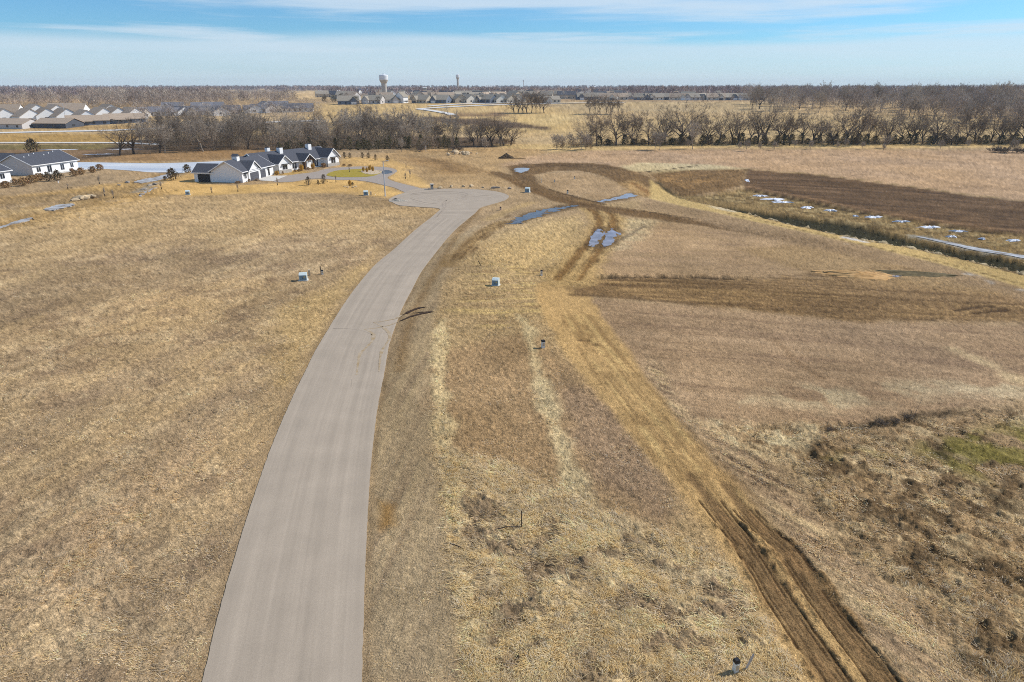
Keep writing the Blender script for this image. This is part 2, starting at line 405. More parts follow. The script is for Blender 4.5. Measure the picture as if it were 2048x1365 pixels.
WHOLE_NEAR = [(-2500, 420), (4500, 420), (9000, 1700), (-7000, 1700)]
def paint(X, Y):
    s = Land(X, Y)
    X_, Y_ = s.X, s.Y
    far = Y_ > 420
    # ---- far land: gold fields and brown scrubland
    fcol = np.where((fbm(X_ / 160, Y_ / 260, 41, 3) > .52)[:, None], lin((188, 158, 110)), lin((150, 128, 104)))
    s.c = np.where((Y_ > 900)[:, None], fcol, s.c)
    s.poly([(-400, 300), (2600, 288), (2600, 200), (-400, 236)], (190, 160, 112), fe=25, jag=10)
    # town fields
    s.poly([(600, 262), (1170, 268), (1165, 224), (1000, 205), (640, 208)], (196, 164, 108), fe=20, jag=8)
    s.poly([(1120, 258), (1160, 232), (1100, 228), (1030, 236), (1020, 262)], (204, 172, 112), fe=10, jag=4)
    s.poly([(1160, 222), (1560, 228), (1600, 204), (1050, 204)], (182, 156, 112), fe=15, jag=6)
    s.poly([(820, 232), (880, 246), (1010, 256), (1100, 260), (1096, 254), (990, 240), (900, 236)], (104, 84, 62), fe=4, jag=3, rough=.15)
    s.poly([(880, 228), (1010, 226), (1020, 233), (900, 233)], (140, 112, 80), fe=6, jag=3)
    s.poly([(420, 188), (640, 184), (640, 196), (540, 197), (430, 192)], (206, 172, 120), fe=25, jag=10)
    s.poly([(20, 199), (260, 195), (320, 198), (300, 203), (20, 204)], (196, 160, 118), fe=20, jag=8)
    s.poly([(-300, 262), (330, 258), (330, 252), (-300, 250)], (176, 140, 84), fe=6, jag=3)
    s.poly([(-300, 284), (260, 284), (290, 268), (-300, 270)], (172, 136, 74), fe=5, jag=3)
    s.poly([(-300, 302), (240, 300), (260, 289), (-300, 290)], (120, 104, 60), fe=4, jag=3)
    s.poly([(-300, 345), (150, 330), (250, 308), (250, 299), (-300, 300)], (134, 106, 74), fe=4, jag=3)
    # ---- wooded belts stand on dark litter
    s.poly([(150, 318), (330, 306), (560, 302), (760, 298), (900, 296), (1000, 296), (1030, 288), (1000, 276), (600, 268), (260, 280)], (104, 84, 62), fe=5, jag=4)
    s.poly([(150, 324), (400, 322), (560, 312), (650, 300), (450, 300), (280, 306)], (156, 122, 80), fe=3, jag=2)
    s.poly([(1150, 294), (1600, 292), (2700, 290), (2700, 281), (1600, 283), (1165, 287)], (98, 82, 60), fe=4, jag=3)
    s.poly([(1180, 284), (1600, 280), (2700, 278), (2700, 232), (1560, 232), (1300, 238), (1170, 250)], (194, 164, 112), fe=10, jag=6)
    # ---- right hand fields
    s.poly([(1000, 306), (1400, 296), (2700, 296), (2700, 284), (1400, 288), (1000, 290)], (205, 172, 112), fe=6, jag=2)
    s.poly([(990, 318), (1180, 302), (1500, 300), (2700, 304), (2700, 480), (2048, 404), (1828, 376), (1628, 350), (1500, 338), (1290, 340), (1000, 334)], (184, 150, 112), fe=4, jag=1.5, tall=.12)
    s.streak([(1000, 302), (2700, 302), (2700, 470), (1500, 335), (1000, 330)], R(8), (196, 160, 118), (168, 136, 100), .5, 60, 5, 51)
    s.poly([(1220, 340), (1280, 326), (1420, 330), (1500, 338), (1300, 344)], (200, 178, 132), fe=3, jag=2)
    s.line([(1275, 346), (1330, 340), (1400, 331)], 1.0, (70, 56, 40), fe=.6, jag=.5, rough=.2)
    s.poly([(1310, 348), (1330, 341), (1500, 339), (1470, 352), (1400, 356)], (160, 136, 90), fe=4, jag=2)
    # ---- middle ground between lawn, loop and tree belt
    s.poly([(640, 330), (800, 300), (1000, 296), (1100, 300), (1000, 330), (1010, 372), (850, 376), (790, 340)], (180, 146, 98), fe=5, jag=3)
    s.poly([(800, 316), (900, 320), (960, 345), (900, 350), (840, 330)], (162, 126, 78), fe=6, jag=4)
    s.line([(790, 310), (850, 316), (890, 330), (910, 345)], 4.0, (134, 104, 66), fe=2, a=.7, jag=1.5)
    s.line([(880, 322), (960, 340), (1000, 356)], 2.5, (144, 112, 70), fe=1.5, a=.6, jag=1)
    # ---- left field, drifting rows
    s.poly([(-500, 480), (60, 450), (300, 395), (480, 385), (780, 405), (880, 420), (700, 560), (560, 830), (330, 1640), (-900, 1640)], (180, 149, 106), fe=3, jag=2, rough=.05, tall=.45)
    s.poly([(-500, 420), (0, 395), (200, 370), (400, 350), (400, 372), (300, 400), (100, 450), (-500, 520)], (186, 148, 88), fe=4, jag=3, rough=.12, tall=.5)
    s.poly([(-100, 402), (60, 392), (190, 384), (300, 376), (230, 396), (120, 408), (-100, 430)], (150, 122, 82), fe=3, jag=3, a=.8)
    s.streak([(-500, 440), (300, 395), (780, 405), (880, 420), (700, 560), (560, 830), (330, 1640), (-900, 1640)], R(72), (200, 168, 118), (142, 118, 88), .40, 24, .9, 61, dz=.05)
    s.streak([(-500, 440), (300, 395), (780, 405), (880, 420), (700, 560), (560, 830), (330, 1640), (-900, 1640)], R(75), (206, 172, 116), (154, 130, 100), .26, 60, 4.5, 67, dz=.04)
    s.poly([(-500, 440), (300, 395), (780, 405), (880, 420), (700, 560), (560, 830), (330, 1640), (-900, 1640)], (140, 114, 86), fe=3, jag=2, a=.5, patch=(4.5, .52, .68, 151), rough=.06)
    s.poly([(-500, 440), (300, 395), (780, 405), (880, 420), (700, 560), (560, 830), (330, 1640), (-900, 1640)], (204, 174, 128), fe=3, jag=2, a=.45, patch=(2.6, .54, .68, 153), rough=.07, tall=.7)
    s.poly([(0, 440), (300, 395), (500, 388), (780, 410), (870, 422), (800, 470), (620, 470), (300, 490), (0, 540)], (196, 160, 104), fe=9, jag=5, a=.5)
    s.poly([(-200, 640), (160, 540), (420, 500), (430, 530), (180, 600), (-200, 720)], (142, 116, 82), fe=2.5, jag=3, a=.45)
    s.poly([(560, 620), (680, 560), (760, 500), (740, 530), (640, 660), (560, 800)], (200, 164, 100), fe=2, jag=2, a=.5)
    s.poly([(150, 1060), (380, 860), (470, 840), (400, 960), (220, 1180), (100, 1220)], (196, 162, 120), fe=2, jag=2, a=.45, rough=.10, tall=.8)
    s.poly([(-50, 1250), (330, 960), (380, 1000), (120, 1365), (-50, 1365)], (194, 164, 118), fe=2, jag=2.5, a=.4, rough=.10, tall=.8)
    s.line([(405, 700), (470, 650), (540, 560)], 1.0, (122, 96, 70), fe=.6, jag=1.4, a=.6, broken=(5, .45, .55, 3))
    s.line([(215, 890), (290, 820), (330, 795)], 1.0, (112, 90, 70), fe=.6, jag=1.2, a=.7, broken=(4, .42, .55, 8))
    # ---- strip right of the road
    strip = ROAD_R[::-1][2:]
    s.poly(list(ROAD_R[2:-2]) + [(960, 450), (930, 500), (890, 560), (868, 650), (870, 760), (880, 900), (900, 1100), (935, 1365)], (164, 140, 104), fe=.8, jag=.7, rough=.03, tall=.3)
    s.streak(list(ROAD_R[2:-2]) + [(960, 450), (930, 500), (890, 560), (868, 650), (870, 760), (880, 900), (900, 1100), (935, 1365)], R(84), (178, 152, 110), (140, 116, 86), .6, 18, .8, 71, fe=1, jag=.5, dz=.02)
    s.line([(960, 418), (915, 470), (880, 530), (846, 590), (815, 660), (798, 740)], 1.2, (136, 106, 66), fe=.8, a=.7, jag=.3)
    # ---- meadow between strip and track
    mead = [(960, 460), (1000, 440), (1160, 430), (1190, 500), (1130, 560), (1100, 590), (1160, 690), (1260, 830), (1380, 1000), (1470, 1120), (1640, 1365), (1700, 1500), (940, 1500), (905, 1120), (884, 900), (872, 760), (872, 650), (894, 560), (930, 500)]
    s.poly(mead, (178, 148, 102), fe=.8, jag=.8, rough=.06, tall=.55)
    s.poly([(1000, 470), (1160, 430), (1185, 500), (1100, 540), (1000, 530), (950, 520)], (194, 162, 108), fe=3, jag=2, rough=.10, tall=.7)
    s.streak([(960, 520), (1110, 540), (1090, 640), (980, 660), (900, 620)], R(4), (206, 174, 106), (146, 116, 74), .8, 9, .6, 77, fe=2, jag=1.5, dz=.05)
    s.poly([(880, 700), (1050, 660), (1150, 720), (1250, 850), (1380, 1030), (1300, 1080), (1100, 960), (890, 900)], (168, 136, 94), fe=2, jag=2, rough=.06, tall=.35)
    s.poly([(1130, 760), (1230, 830), (1370, 1010), (1330, 1060), (1200, 960), (1140, 860)], (154, 126, 96), fe=1.5, jag=1.2, a=.7)
    s.poly([(1036, 630), (1062, 640), (1096, 770), (1134, 890), (1190, 1010), (1250, 1110), (1225, 1120), (1150, 1030), (1108, 900), (1068, 770)], (208, 184, 134), fe=.6, jag=1.0, a=.75, rough=.10, tall=.5, straw=.4)
    s.poly([(885, 900), (1000, 930), (1150, 1000), (1330, 1060), (1470, 1140), (1640, 1365), (1700, 1500), (940, 1500), (905, 1120)], (192, 166, 122), fe=1, jag=1.2, rough=.12, tall=1.0, straw=.6)
    s.poly([(900, 960), (1120, 1040), (1300, 1080), (1460, 1150), (1600, 1365), (950, 1400)], (214, 186, 132), fe=.8, jag=1.5, a=.7, patch=(1.5, .47, .60, 13), straw=1.0, rough=.14)
    s.poly([(900, 960), (1120, 1040), (1300, 1080), (1460, 1150), (1600, 1365), (950, 1400)], (124, 100, 74), fe=.8, jag=1.5, a=.75, patch=(1.3, .52, .64, 29), rough=.16, straw=0, tall=.4)
    s.line([(885, 640), (878, 760), (890, 900), (912, 1040), (935, 1200), (955, 1365)], [1.6, 1.6, 1.3, 1.1, 1.0, .9], (210, 184, 132), fe=.5, jag=.9, a=.75, straw=1, tall=.9, rough=.1)
    s.line([(1058, 1060), (1062, 1120), (1070, 1230)], .6, (104, 82, 60), fe=.4, jag=.6, a=.6, tall=.3, broken=(1.2, .42, .6, 6))
    s.poly([(755, 1000), (790, 1010), (785, 1050), (762, 1060)], (150, 112, 56), fe=.6, jag=.5, a=.8)
    # ---- right fields of short pinkish stubble
    s.poly([(1190, 500), (1250, 440), (1480, 455), (1700, 500), (1900, 545), (1650, 556), (1400, 557), (1150, 556)], (178, 145, 102), fe=1.5, jag=1.2, rough=.03, tall=.15)
    s.poly([(1230, 436), (1310, 440), (1300, 470), (1240, 500), (1200, 500)], (188, 166, 122), fe=2, jag=2, a=.8, tall=.8, rough=.12)
    s.poly([(1150, 592), (1450, 616), (1700, 642), (2300, 650), (2600, 900), (2048, 800), (1760, 850), (1480, 850), (1340, 830), (1240, 720)], (168, 137, 100), fe=1.5, jag=1.2, rough=.035, tall=.2)
    s.streak([(1150, 600), (1450, 620), (1700, 645), (2300, 655), (2600, 900), (2048, 800), (1760, 850), (1480, 850), (1340, 830), (1240, 720)], R(-14), (182, 150, 112), (140, 112, 84), .65, 16, 1.1, 83, dz=.03)
    s.streak([(1190, 446), (1480, 460), (1900, 545), (1650, 556), (1150, 552)], R(-10), (186, 150, 110), (154, 124, 92), .6, 20, 2.0, 85)
    s.poly([(1450, 800), (1600, 770), (1900, 760), (2200, 740), (2200, 800), (1900, 800), (1650, 820)], (204, 182, 138), fe=2, jag=2.2, a=.65, patch=(4, .44, .6, 31), tall=.6, straw=.6)
    s.line([(1550, 680), (1590, 720), (1640, 755)], 1.0, (142, 112, 78), fe=.5, jag=.5, a=.6)
    s.line([(1910, 700), (1980, 730), (2030, 760)], 1.6, (206, 178, 128), fe=1, jag=1.2, a=.6)
    # ---- rows right of the track, then the scrub corner
    rows = [(1290, 700), (1340, 830), (1480, 852), (1560, 930), (1700, 1100), (1900, 1280), (2150, 1500), (1850, 1500), (1700, 1230), (1590, 1080), (1480, 960), (1380, 840)]
    s.poly(rows, (176, 146, 108), fe=1, jag=1, rough=.06, tall=.5)
    s.streak(rows, R(127), (204, 174, 124), (118, 94, 70), .9, 14, .55, 87, fe=1, jag=1, dz=.07)
    scrub = [(1440, 850), (1600, 845), (1740, 850), (1850, 830), (2048, 800), (2500, 760), (3200, 1500), (2150, 1500), (1900, 1280), (1700, 1100), (1560, 930)]
    s.poly(scrub, (158, 130, 92), fe=1.2, jag=1.5, rough=.15, tall=.7, straw=.3)
    s.poly(scrub, (202, 176, 130), fe=1, jag=1.5, a=.6, patch=(1.6, .50, .64, 33), straw=.6, rough=.16)
    s.poly(scrub, (106, 84, 56), fe=1, jag=1.5, a=.8, patch=(1.3, .53, .66, 37), tall=.35, rough=.2)
    s.poly([(1680, 990), (1850, 960), (2048, 1000), (2100, 1100), (1900, 1180), (1750, 1080)], (86, 68, 46), fe=1.2, jag=1.5, a=.65, patch=(1.0, .47, .62, 39), rough=.17, tall=.4)
    s.poly([(1650, 920), (1720, 890), (1800, 900), (1760, 940)], (134, 122, 50), fe=1.5, jag=1.5, a=.6, patch=(1.6, .42, .6, 43), tall=.2)
    s.poly([(1840, 900), (1900, 860), (2048, 830), (2400, 840), (2300, 960), (2048, 950), (1900, 950)], (122, 112, 46), fe=2, jag=2, a=.8, patch=(2.2, .40, .56, 45), tall=.25, rough=.08)
    s.poly([(1420, 840), (1600, 850), (1640, 880), (1560, 930), (1480, 900)], (206, 188, 144), fe=1.5, jag=1.5, a=.6, patch=(1.5, .42, .58, 47), rough=.2, straw=.8)
    s.line([(1650, 860), (1720, 852), (1790, 842), (1850, 828), (1960, 822)], 1.1, (70, 58, 42), fe=.7, jag=.9, a=.85, rough=.3, dz=-.15)
    s.line([(1880, 890), (1890, 915), (1870, 900)], 1.0, (62, 54, 38), fe=.5, jag=.7, a=.8, dz=-.15)
    # ---- trodden straw-yellow track and its muddy ruts
    trk = [(1120, 575), (1145, 630), (1190, 700), (1250, 780), (1315, 860), (1380, 940), (1440, 1010), (1520, 1105), (1610, 1230), (1710, 1365), (1830, 1520)]
    s.line(trk, [7.5, 7.6, 7.2, 6.2, 5.2, 4.8, 4.6, 4.6, 4.8, 5.0, 5.0], (194, 156, 98), fe=.55, jag=.5, a=.97, rough=.03, tall=.06, cls=1)
    for k, (o, w) in enumerate(((-60, .5), (-44, .3), (-26, .5), (-8, .3), (12, .35), (30, .6), (48, .3), (66, .5), (84, .4))):
        s.line([(x + o * (y - 400) / 600, y) for x, y in trk[1:7]], w, (122, 91, 54), fe=.2, jag=.25, a=.45, broken=(7, .30, .5, 50 + k), dz=-.04)
    for k, (o, w) in enumerate(((-36, .5), (20, .5), (56, .5))):
        s.line([(x + o * (y - 400) / 600, y) for x, y in trk[1:7]], w, (214, 178, 112), fe=.3, jag=.3, a=.6, broken=(4, .40, .55, 60 + k))
    s.line([(1180, 684), (1200, 694)], .7, (84, 62, 40), fe=.3, jag=.5, a=.7, broken=(.8, .4, .6, 2))
    s.line([(1160, 682), (1168, 690)], .5, (84, 62, 40), fe=.3, jag=.4, a=.7, broken=(.8, .4, .6, 4))
    rutL = [(1380, 950), (1420, 1000), (1452, 1040), (1500, 1100), (1562, 1200), (1630, 1300), (1676, 1365), (1780, 1520)]
    rutR = [(1452, 970), (1490, 1020), (1530, 1060), (1576, 1100), (1645, 1200), (1722, 1300), (1772, 1365), (1890, 1520)]
    for rut, sd in ((rutL, 91), (rutR, 93)):
        s.line(rut, [.7, 1.0, 1.3, 1.5, 1.5, 1.6, 1.7, 1.7], (130, 102, 66), fe=.3, jag=.22, a=.92, rough=.03, tall=0.0, cls=1, dz=-.10)
    def off(line_, o): return [(x + o * FPX / 34 * ((y - 172) / 1193.0), y) for x, y in line_]
    for rut, sd in ((rutL, 0), (rutR, 50)):
        for k_, (o, w, a) in enumerate(((-.80, .20, .9), (-.50, .10, .7), (-.25, .09, .5), (.1, .10, .55), (.42, .12, .75), (.72, .20, .85))):
            s.line(off(rut[1:], o), w, (62, 44, 27), fe=.07, jag=.13, a=a, tall=0, dz=-.09, broken=(2.6, .30, .46, 130 + sd + k_))
        for k_, o in enumerate((-1.02, .95)):
            s.line(off(rut[2:], o), .3, (150, 116, 72), fe=.16, jag=.3, a=.8, dz=.10, rough=.10, tall=0, broken=(1.0, .40, .55, 160 + sd + k_))
        for k_, o in enumerate((-.1, .25)):
            s.line(off(rut[1:], o), .22, (164, 126, 80), fe=.12, jag=.15, a=.6, tall=0, broken=(2.2, .38, .55, 170 + sd + k_))
    # ---- brown graded strip
    s.poly([(1480, 500), (1600, 490), (1800, 530), (2048, 580), (2400, 640), (2400, 660), (2048, 645), (1700, 642), (1450, 616), (1300, 600), (1150, 590), (1130, 575), (1150, 557), (1400, 557), (1650, 556)], (148, 117, 77), fe=1.5, jag=1.0, rough=.04, tall=.08, cls=1)
    s.poly([(1130, 575), (1150, 558), (1300, 557), (1420, 562), (1700, 590), (2000, 610), (2400, 640), (2400, 655), (2048, 640), (1700, 640), (1450, 614), (1300, 600), (1150, 590)], (130, 101, 64), fe=1.0, jag=.7, a=.8, rough=.05, tall=.03)
    s.poly([(1480, 500), (1620, 492), (1800, 530), (2048, 585), (1950, 580), (1750, 560), (1600, 540)], (176, 144, 98), fe=4, jag=3, a=.7)
    s.streak([(1150, 558), (1500, 555), (1800, 530), (2400, 640), (2400, 655), (1700, 640), (1300, 600)], R(-9), (176, 140, 88), (100, 76, 48), .7, 14, .7, 95, fe=1, jag=.8, dz=.05)
    s.line([(1185, 556), (1300, 555), (1400, 556), (1500, 559)], [.8, 1.0, .9, .5], (52, 40, 28), fe=.35, jag=.5, a=.85, rough=.2, dz=-.25)
    s.line([(1200, 552), (1300, 551), (1400, 552), (1500, 555)], .7, None, fe=.4, jag=.5, dz=.3, rough=.15)
    s.line([(1140, 590), (1220, 594), (1300, 601), (1400, 610)], .8, (98, 74, 48), fe=.5, jag=.5, a=.7)
    s.line([(1500, 616), (1620, 622), (1750, 636), (1900, 642)], .6, (86, 66, 44), fe=.3, jag=.6, a=.7, broken=(4, .45, .56, 97))
    s.line([(1910, 622), (1950, 615), (1985, 613)], .8, (70, 52, 34), fe=.3, jag=.4, a=.85, dz=-.06)
    s.line([(1950, 627), (1985, 624), (2010, 620)], .8, (70, 52, 34), fe=.3, jag=.4, a=.85, dz=-.06)
    s.line([(1930, 608), (1990, 606), (2030, 610)], .5, (96, 74, 48), fe=.3, jag=.4, a=.7)
    # ---- puddle track
    pud = [(1140, 560), (1165, 525), (1190, 492), (1205, 472), (1214, 450), (1212, 432), (1196, 418)]
    s.line(pud, [8, 7.5, 7.5, 7.5, 7.5, 8, 9], (184, 150, 94), fe=1.4, jag=1, a=.95, tall=.3, cls=1, rough=.05)
    for o, w in ((-18, 1.4), (14, 1.4)):
        s.line([(x + o * (y - 172) / 300, y) for x, y in pud], w, (128, 94, 50), fe=.5, jag=.5, a=.9, dz=-.06, tall=.05)
    for o in (-26, -8, 4, 24):
        s.line([(x + o * (y - 172) / 300, y) for x, y in pud], .4, (92, 66, 38), fe=.25, jag=.4, a=.7, broken=(3, .4, .55, 60 + o))
    s.line([(1232, 486), (1262, 468), (1290, 452)], .9, (128, 110, 84), fe=.4, jag=.4, a=.8)
    # ---- dirt road with its turning loop
    loop = [(980, 344), (1015, 358), (1060, 374), (1110, 391), (1160, 404), (1230, 416), (1300, 426), (1400, 444), (1500, 458), (1620, 482), (1720, 505)]
    s.poly([(1012, 333), (1040, 328.5), (1097, 326), (1175, 326), (1214, 330), (1244, 336), (1273, 345), (1300, 356), (1316, 370), (1337, 386), (1380, 403), (1380, 414), (1330, 402), (1285, 393), (1253, 380), (1234, 366), (1214, 357), (1195, 349), (1156, 341.5), (1117, 342), (1085, 346), (1070, 351), (1076, 367), (1102, 380), (1136, 390), (1175, 400), (1205, 408), (1273, 420), (1380, 438), (1480, 452), (1700, 494), (1700, 505), (1480, 466), (1380, 449), (1273, 435), (1195, 421), (1152, 414), (1097, 398), (1058, 384), (1019, 363), (980, 345), (985, 342), (1024, 350), (1020, 340)], (122, 95, 61), fe=1.0, jag=1.1, rough=.05, tall=.0, cls=1)
    s.poly([(1020, 332), (1100, 327), (1200, 329), (1250, 340), (1180, 336), (1100, 333), (1040, 338)], (104, 80, 52), fe=2, jag=1.5, a=.8)
    s.line([(1010, 356), (1060, 380), (1110, 396), (1160, 408), (1240, 420), (1330, 434), (1440, 452)], 2.6, (112, 84, 50), fe=1.5, jag=1, a=.8)
    s.line([(1160, 402), (1220, 411), (1300, 424), (1400, 440)], 1.6, (160, 126, 80), fe=1, jag=.8, a=.7)
    s.line([(1100, 380), (1136, 390.5), (1175, 400.5), (1205, 408.5), (1273, 420.5), (1330, 430), (1400, 440), (1450, 446)], .9, (62, 48, 32), fe=.4, jag=.6, a=.8, rough=.2, dz=.12)
    s.poly([(1240, 366), (1270, 360), (1310, 385), (1330, 400), (1285, 393), (1256, 380)], (186, 148, 92), fe=2.5, jag=2, a=.8)
    s.line([(1265, 366), (1285, 378), (1300, 390)], 2.0, (128, 88, 46), fe=1, jag=.8, a=.7)
    s.poly([(1076, 367), (1085, 348), (1156, 343), (1200, 352), (1240, 372), (1255, 383), (1205, 402), (1136, 386)], (178, 144, 100), fe=1.5, jag=1.5, a=.6, tall=.3)
    s.poly([(1200, 412), (1280, 400), (1380, 420), (1440, 440), (1380, 434), (1270, 418)], (176, 146, 100), fe=1.5, jag=1.5, a=.9, tall=.3, cls=0)
    # tracks sweeping left of the loop, below the bulb
    s.line([(1000, 446), (960, 470), (925, 500), (895, 530)], 3.2, (148, 116, 68), fe=1, jag=.8, a=.7, tall=.2)
    for o in (-12, 4, 16):
        s.line([(1030 + o, 432), (990 + o, 452), (950 + o, 482), (915 + o, 520)], .7, (104, 78, 46), fe=.4, jag=.4, a=.7, broken=(4, .36, .52, 70 + o))
    s.line([(975, 440), (1010, 425), (1060, 406)], 2.5, (196, 162, 104), fe=1.2, jag=.8, a=.6)
    s.poly([(1290, 398), (1362, 413), (1444, 429), (1526, 448), (1608, 465), (1745, 496), (1871, 528), (2048, 578), (2400, 690), (2400, 730), (2048, 600), (1800, 532), (1600, 490), (1480, 466), (1380, 440), (1280, 416)], (156, 127, 90), fe=2, jag=1.5, a=.85, tall=.1)
    for q in ([(1003, 449), (1056, 425), (1120, 411), (1154, 410), (1150, 417), (1090, 432), (1040, 449)], [(1186, 404), (1225, 395), (1262, 385), (1278, 394), (1240, 402), (1200, 408)], [(1170, 494), (1186, 460), (1200, 453), (1236, 456), (1250, 468), (1234, 490), (1210, 497)], [(1020, 343), (1030, 334), (1062, 335), (1058, 344), (1042, 349)]):
        s.poly(q, (98, 76, 48), fe=.9, jag=.9, a=.75, tall=.15, rough=.05)
    s.line([(1016, 338), (1040, 352), (1080, 372)], 1.0, (92, 70, 44), fe=.5, jag=.8, a=.6, broken=(4, .4, .55, 141))
    s.line([(1060, 331), (1140, 330), (1210, 338), (1260, 350)], 1.0, (156, 124, 82), fe=.6, jag=.8, a=.6, broken=(5, .4, .55, 143))
    for q in ([(-30, 466), (0, 449), (58, 431), (74, 437), (0, 460)], [(78, 422), (98, 410), (146, 404), (158, 412), (108, 426)], [(262, 366), (312, 352), (346, 346), (340, 358), (284, 369)]):
        s.poly(q, (116, 94, 62), fe=1.0, jag=1.2, a=.75, tall=.5, rough=.06)
    # ---- haul road beside the ditch
    s.poly([(1300, 359), (1341, 388), (1382, 403), (1430, 413.5), (1485, 425.5), (1567, 446), (1700, 475), (1829, 498), (1933, 521), (2048, 552), (2500, 680), (2500, 720), (2048, 575), (1954, 549), (1871, 526), (1745, 494.5), (1608, 464), (1526, 447), (1444, 428), (1362, 412), (1300, 398)], (198, 166, 102), fe=.8, jag=.5, rough=.03, tall=.03, cls=1)
    s.line([(1390, 410), (1470, 427), (1567, 449), (1700, 480), (1829, 506), (1933, 531), (2048, 563), (2400, 660)], 1.0, (204, 168, 104), fe=.6, jag=.4, a=.8)
    s.line([(1450, 426), (1567, 452), (1700, 484), (1829, 512), (1933, 538), (2048, 570), (2400, 670)], .5, (110, 86, 48), fe=.3, jag=.3, a=.8)
    s.line([(1700, 490), (1800, 513), (1900, 537), (2000, 570), (2048, 582)], 1.0, (196, 186, 168), fe=.8, jag=.9, a=.7, broken=(5, .42, .56, 99))
    s.line([(1420, 413), (1470, 424)], 1.5, (206, 192, 160), fe=.8, jag=.5, a=.7)
    s.line([(1690, 475), (1730, 484)], 1.4, (206, 206, 206), fe=.6, jag=.4, a=.8)
    # ---- ditch with brown bottom and dark bank
    s.poly([(1327, 376), (1362, 388), (1403, 390), (1448, 382), (1493, 376), (1546, 386), (1628, 402), (1724, 422), (1829, 439), (1933, 454), (2048, 468), (2500, 530), (2500, 660), (2048, 548), (1933, 519), (1829, 496), (1700, 473), (1567, 444), (1485, 424), (1430, 411), (1382, 401), (1345, 388)], (142, 116, 72), fe=1, jag=1, rough=.14, tall=.6, dz=-.5)
    s.poly([(1345, 386), (1403, 391), (1493, 378), (1628, 404), (1829, 441), (2048, 470), (2500, 532), (2500, 600), (1933, 490), (1700, 445), (1500, 405)], (172, 148, 100), fe=1, jag=1.5, a=.6, patch=(2.5, .48, .6, 101))
    s.poly([(1345, 386), (1403, 391), (1493, 378), (1628, 404), (1829, 441), (2048, 470), (2500, 532), (2500, 600), (1933, 490), (1700, 445), (1500, 405)], (92, 74, 44), fe=1, jag=1.5, a=.7, patch=(2.0, .52, .62, 103), rough=.2)
    s.poly([(1300, 349), (1382, 341), (1497, 339), (1485, 370), (1448, 382), (1403, 390), (1362, 388), (1327, 376)], (126, 98, 62), fe=1.5, jag=1.5, rough=.10, tall=.3, cls=2)
    s.poly([(1310, 358), (1380, 345), (1440, 350), (1420, 378), (1362, 386), (1327, 374)], (162, 124, 74), fe=3, jag=2, a=.6, patch=(4, .46, .6, 105))
    s.line([(1315, 365), (1345, 388), (1384, 402), (1430, 410), (1500, 425), (1567, 442), (1640, 458)], 1.6, (64, 58, 38), fe=.7, jag=.9, a=.85, rough=.3)
    s.poly([(1430, 406), (1546, 422), (1620, 431), (1704, 443), (1787, 464), (1850, 480), (1933, 496), (2048, 517), (2500, 600), (2500, 650), (2048, 540), (1933, 513), (1829, 490), (1700, 468), (1567, 440), (1470, 420)], (50, 50, 34), fe=.7, jag=.7, a=.95, rough=.34, tall=.3, dz=-.8)
    s.line([(1500, 428), (1567, 443), (1700, 471), (1829, 494), (1933, 517), (2048, 545), (2400, 635)], 1.2, (176, 164, 134), fe=.5, jag=.8, a=.9, rough=.3, dz=.45, broken=(1.3, .36, .5, 107))
    s.line([(1500, 430), (1567, 446), (1700, 474), (1829, 497), (1933, 521), (2048, 550), (2400, 640)], .7, (80, 62, 36), fe=.3, jag=.4, a=.9, rough=.1)
    s.line([(1835, 469), (1881, 478), (1954, 494), (2048, 509), (2200, 535)], 3.4, (150, 140, 120), fe=.6, jag=.6, rough=.015, tall=.1)
    # ---- dark tilled bank
    s.poly([(1497, 339.5), (1546, 344), (1628, 350), (1700, 359.5), (1829, 376), (1933, 391), (2048, 404), (2700, 480), (2700, 560), (2048, 468), (1933, 454), (1829, 439), (1724, 422), (1628, 402), (1546, 386), (1490, 376), (1486, 366)], (104, 80, 54), fe=.8, jag=.6, rough=.035, tall=.0, cls=2)
    s.streak([(1497, 341), (1628, 352), (1829, 378), (2048, 406), (2700, 482), (2700, 558), (2048, 466), (1829, 437), (1628, 400), (1490, 374)], R(-24), (126, 98, 70), (80, 62, 46), .8, 30, 1.3, 109, fe=1, jag=.5, dz=.05)
    s.line([(1500, 374), (1546, 383), (1628, 398), (1724, 418), (1829, 435), (1933, 450), (2048, 464), (2400, 510)], 1.8, (150, 116, 80), fe=.8, jag=.5, a=.8)
    s.line([(1490, 378), (1546, 388), (1628, 404), (1724, 424), (1829, 441), (1933, 456), (2048, 470), (2400, 515)], 1.2, (58, 46, 30), fe=.5, jag=.7, a=.9, rough=.25)
    s.line([(1540, 342), (1628, 349), (1724, 360), (1829, 374), (1933, 389), (2048, 402)], 1.5, (134, 112, 70), fe=1, jag=.6, a=.8)
    # ---- lawns round the farmhouse
    s.poly([(330, 388), (400, 368), (480, 372), (560, 366), (660, 358), (705, 360), (772, 372), (812, 386), (770, 396), (690, 388), (560, 384), (450, 390), (380, 392)], (212, 170, 100), fe=1.5, jag=1, rough=.015, tall=.05, cls=3)
    s.poly([(300, 366), (352, 352), (400, 345), (420, 358), (400, 370), (330, 384)], (206, 164, 98), fe=2, jag=1.5, rough=.02, tall=.1, cls=3)
    s.poly([(785, 340), (800, 336), (830, 350), (868, 374), (840, 377), (800, 366), (776, 357), (782, 350)], (214, 172, 104), fe=1.5, jag=1, rough=.015, tall=.05, cls=3)
    s.poly([(676, 334), (690, 314), (780, 318), (840, 340), (800, 338), (780, 334)], (206, 165, 100), fe=2, jag=1.5, rough=.02, tall=.06, cls=3)
    s.poly([(560, 366), (660, 360), (760, 384), (640, 388)], (200, 160, 96), fe=2.5, jag=2, a=.6)
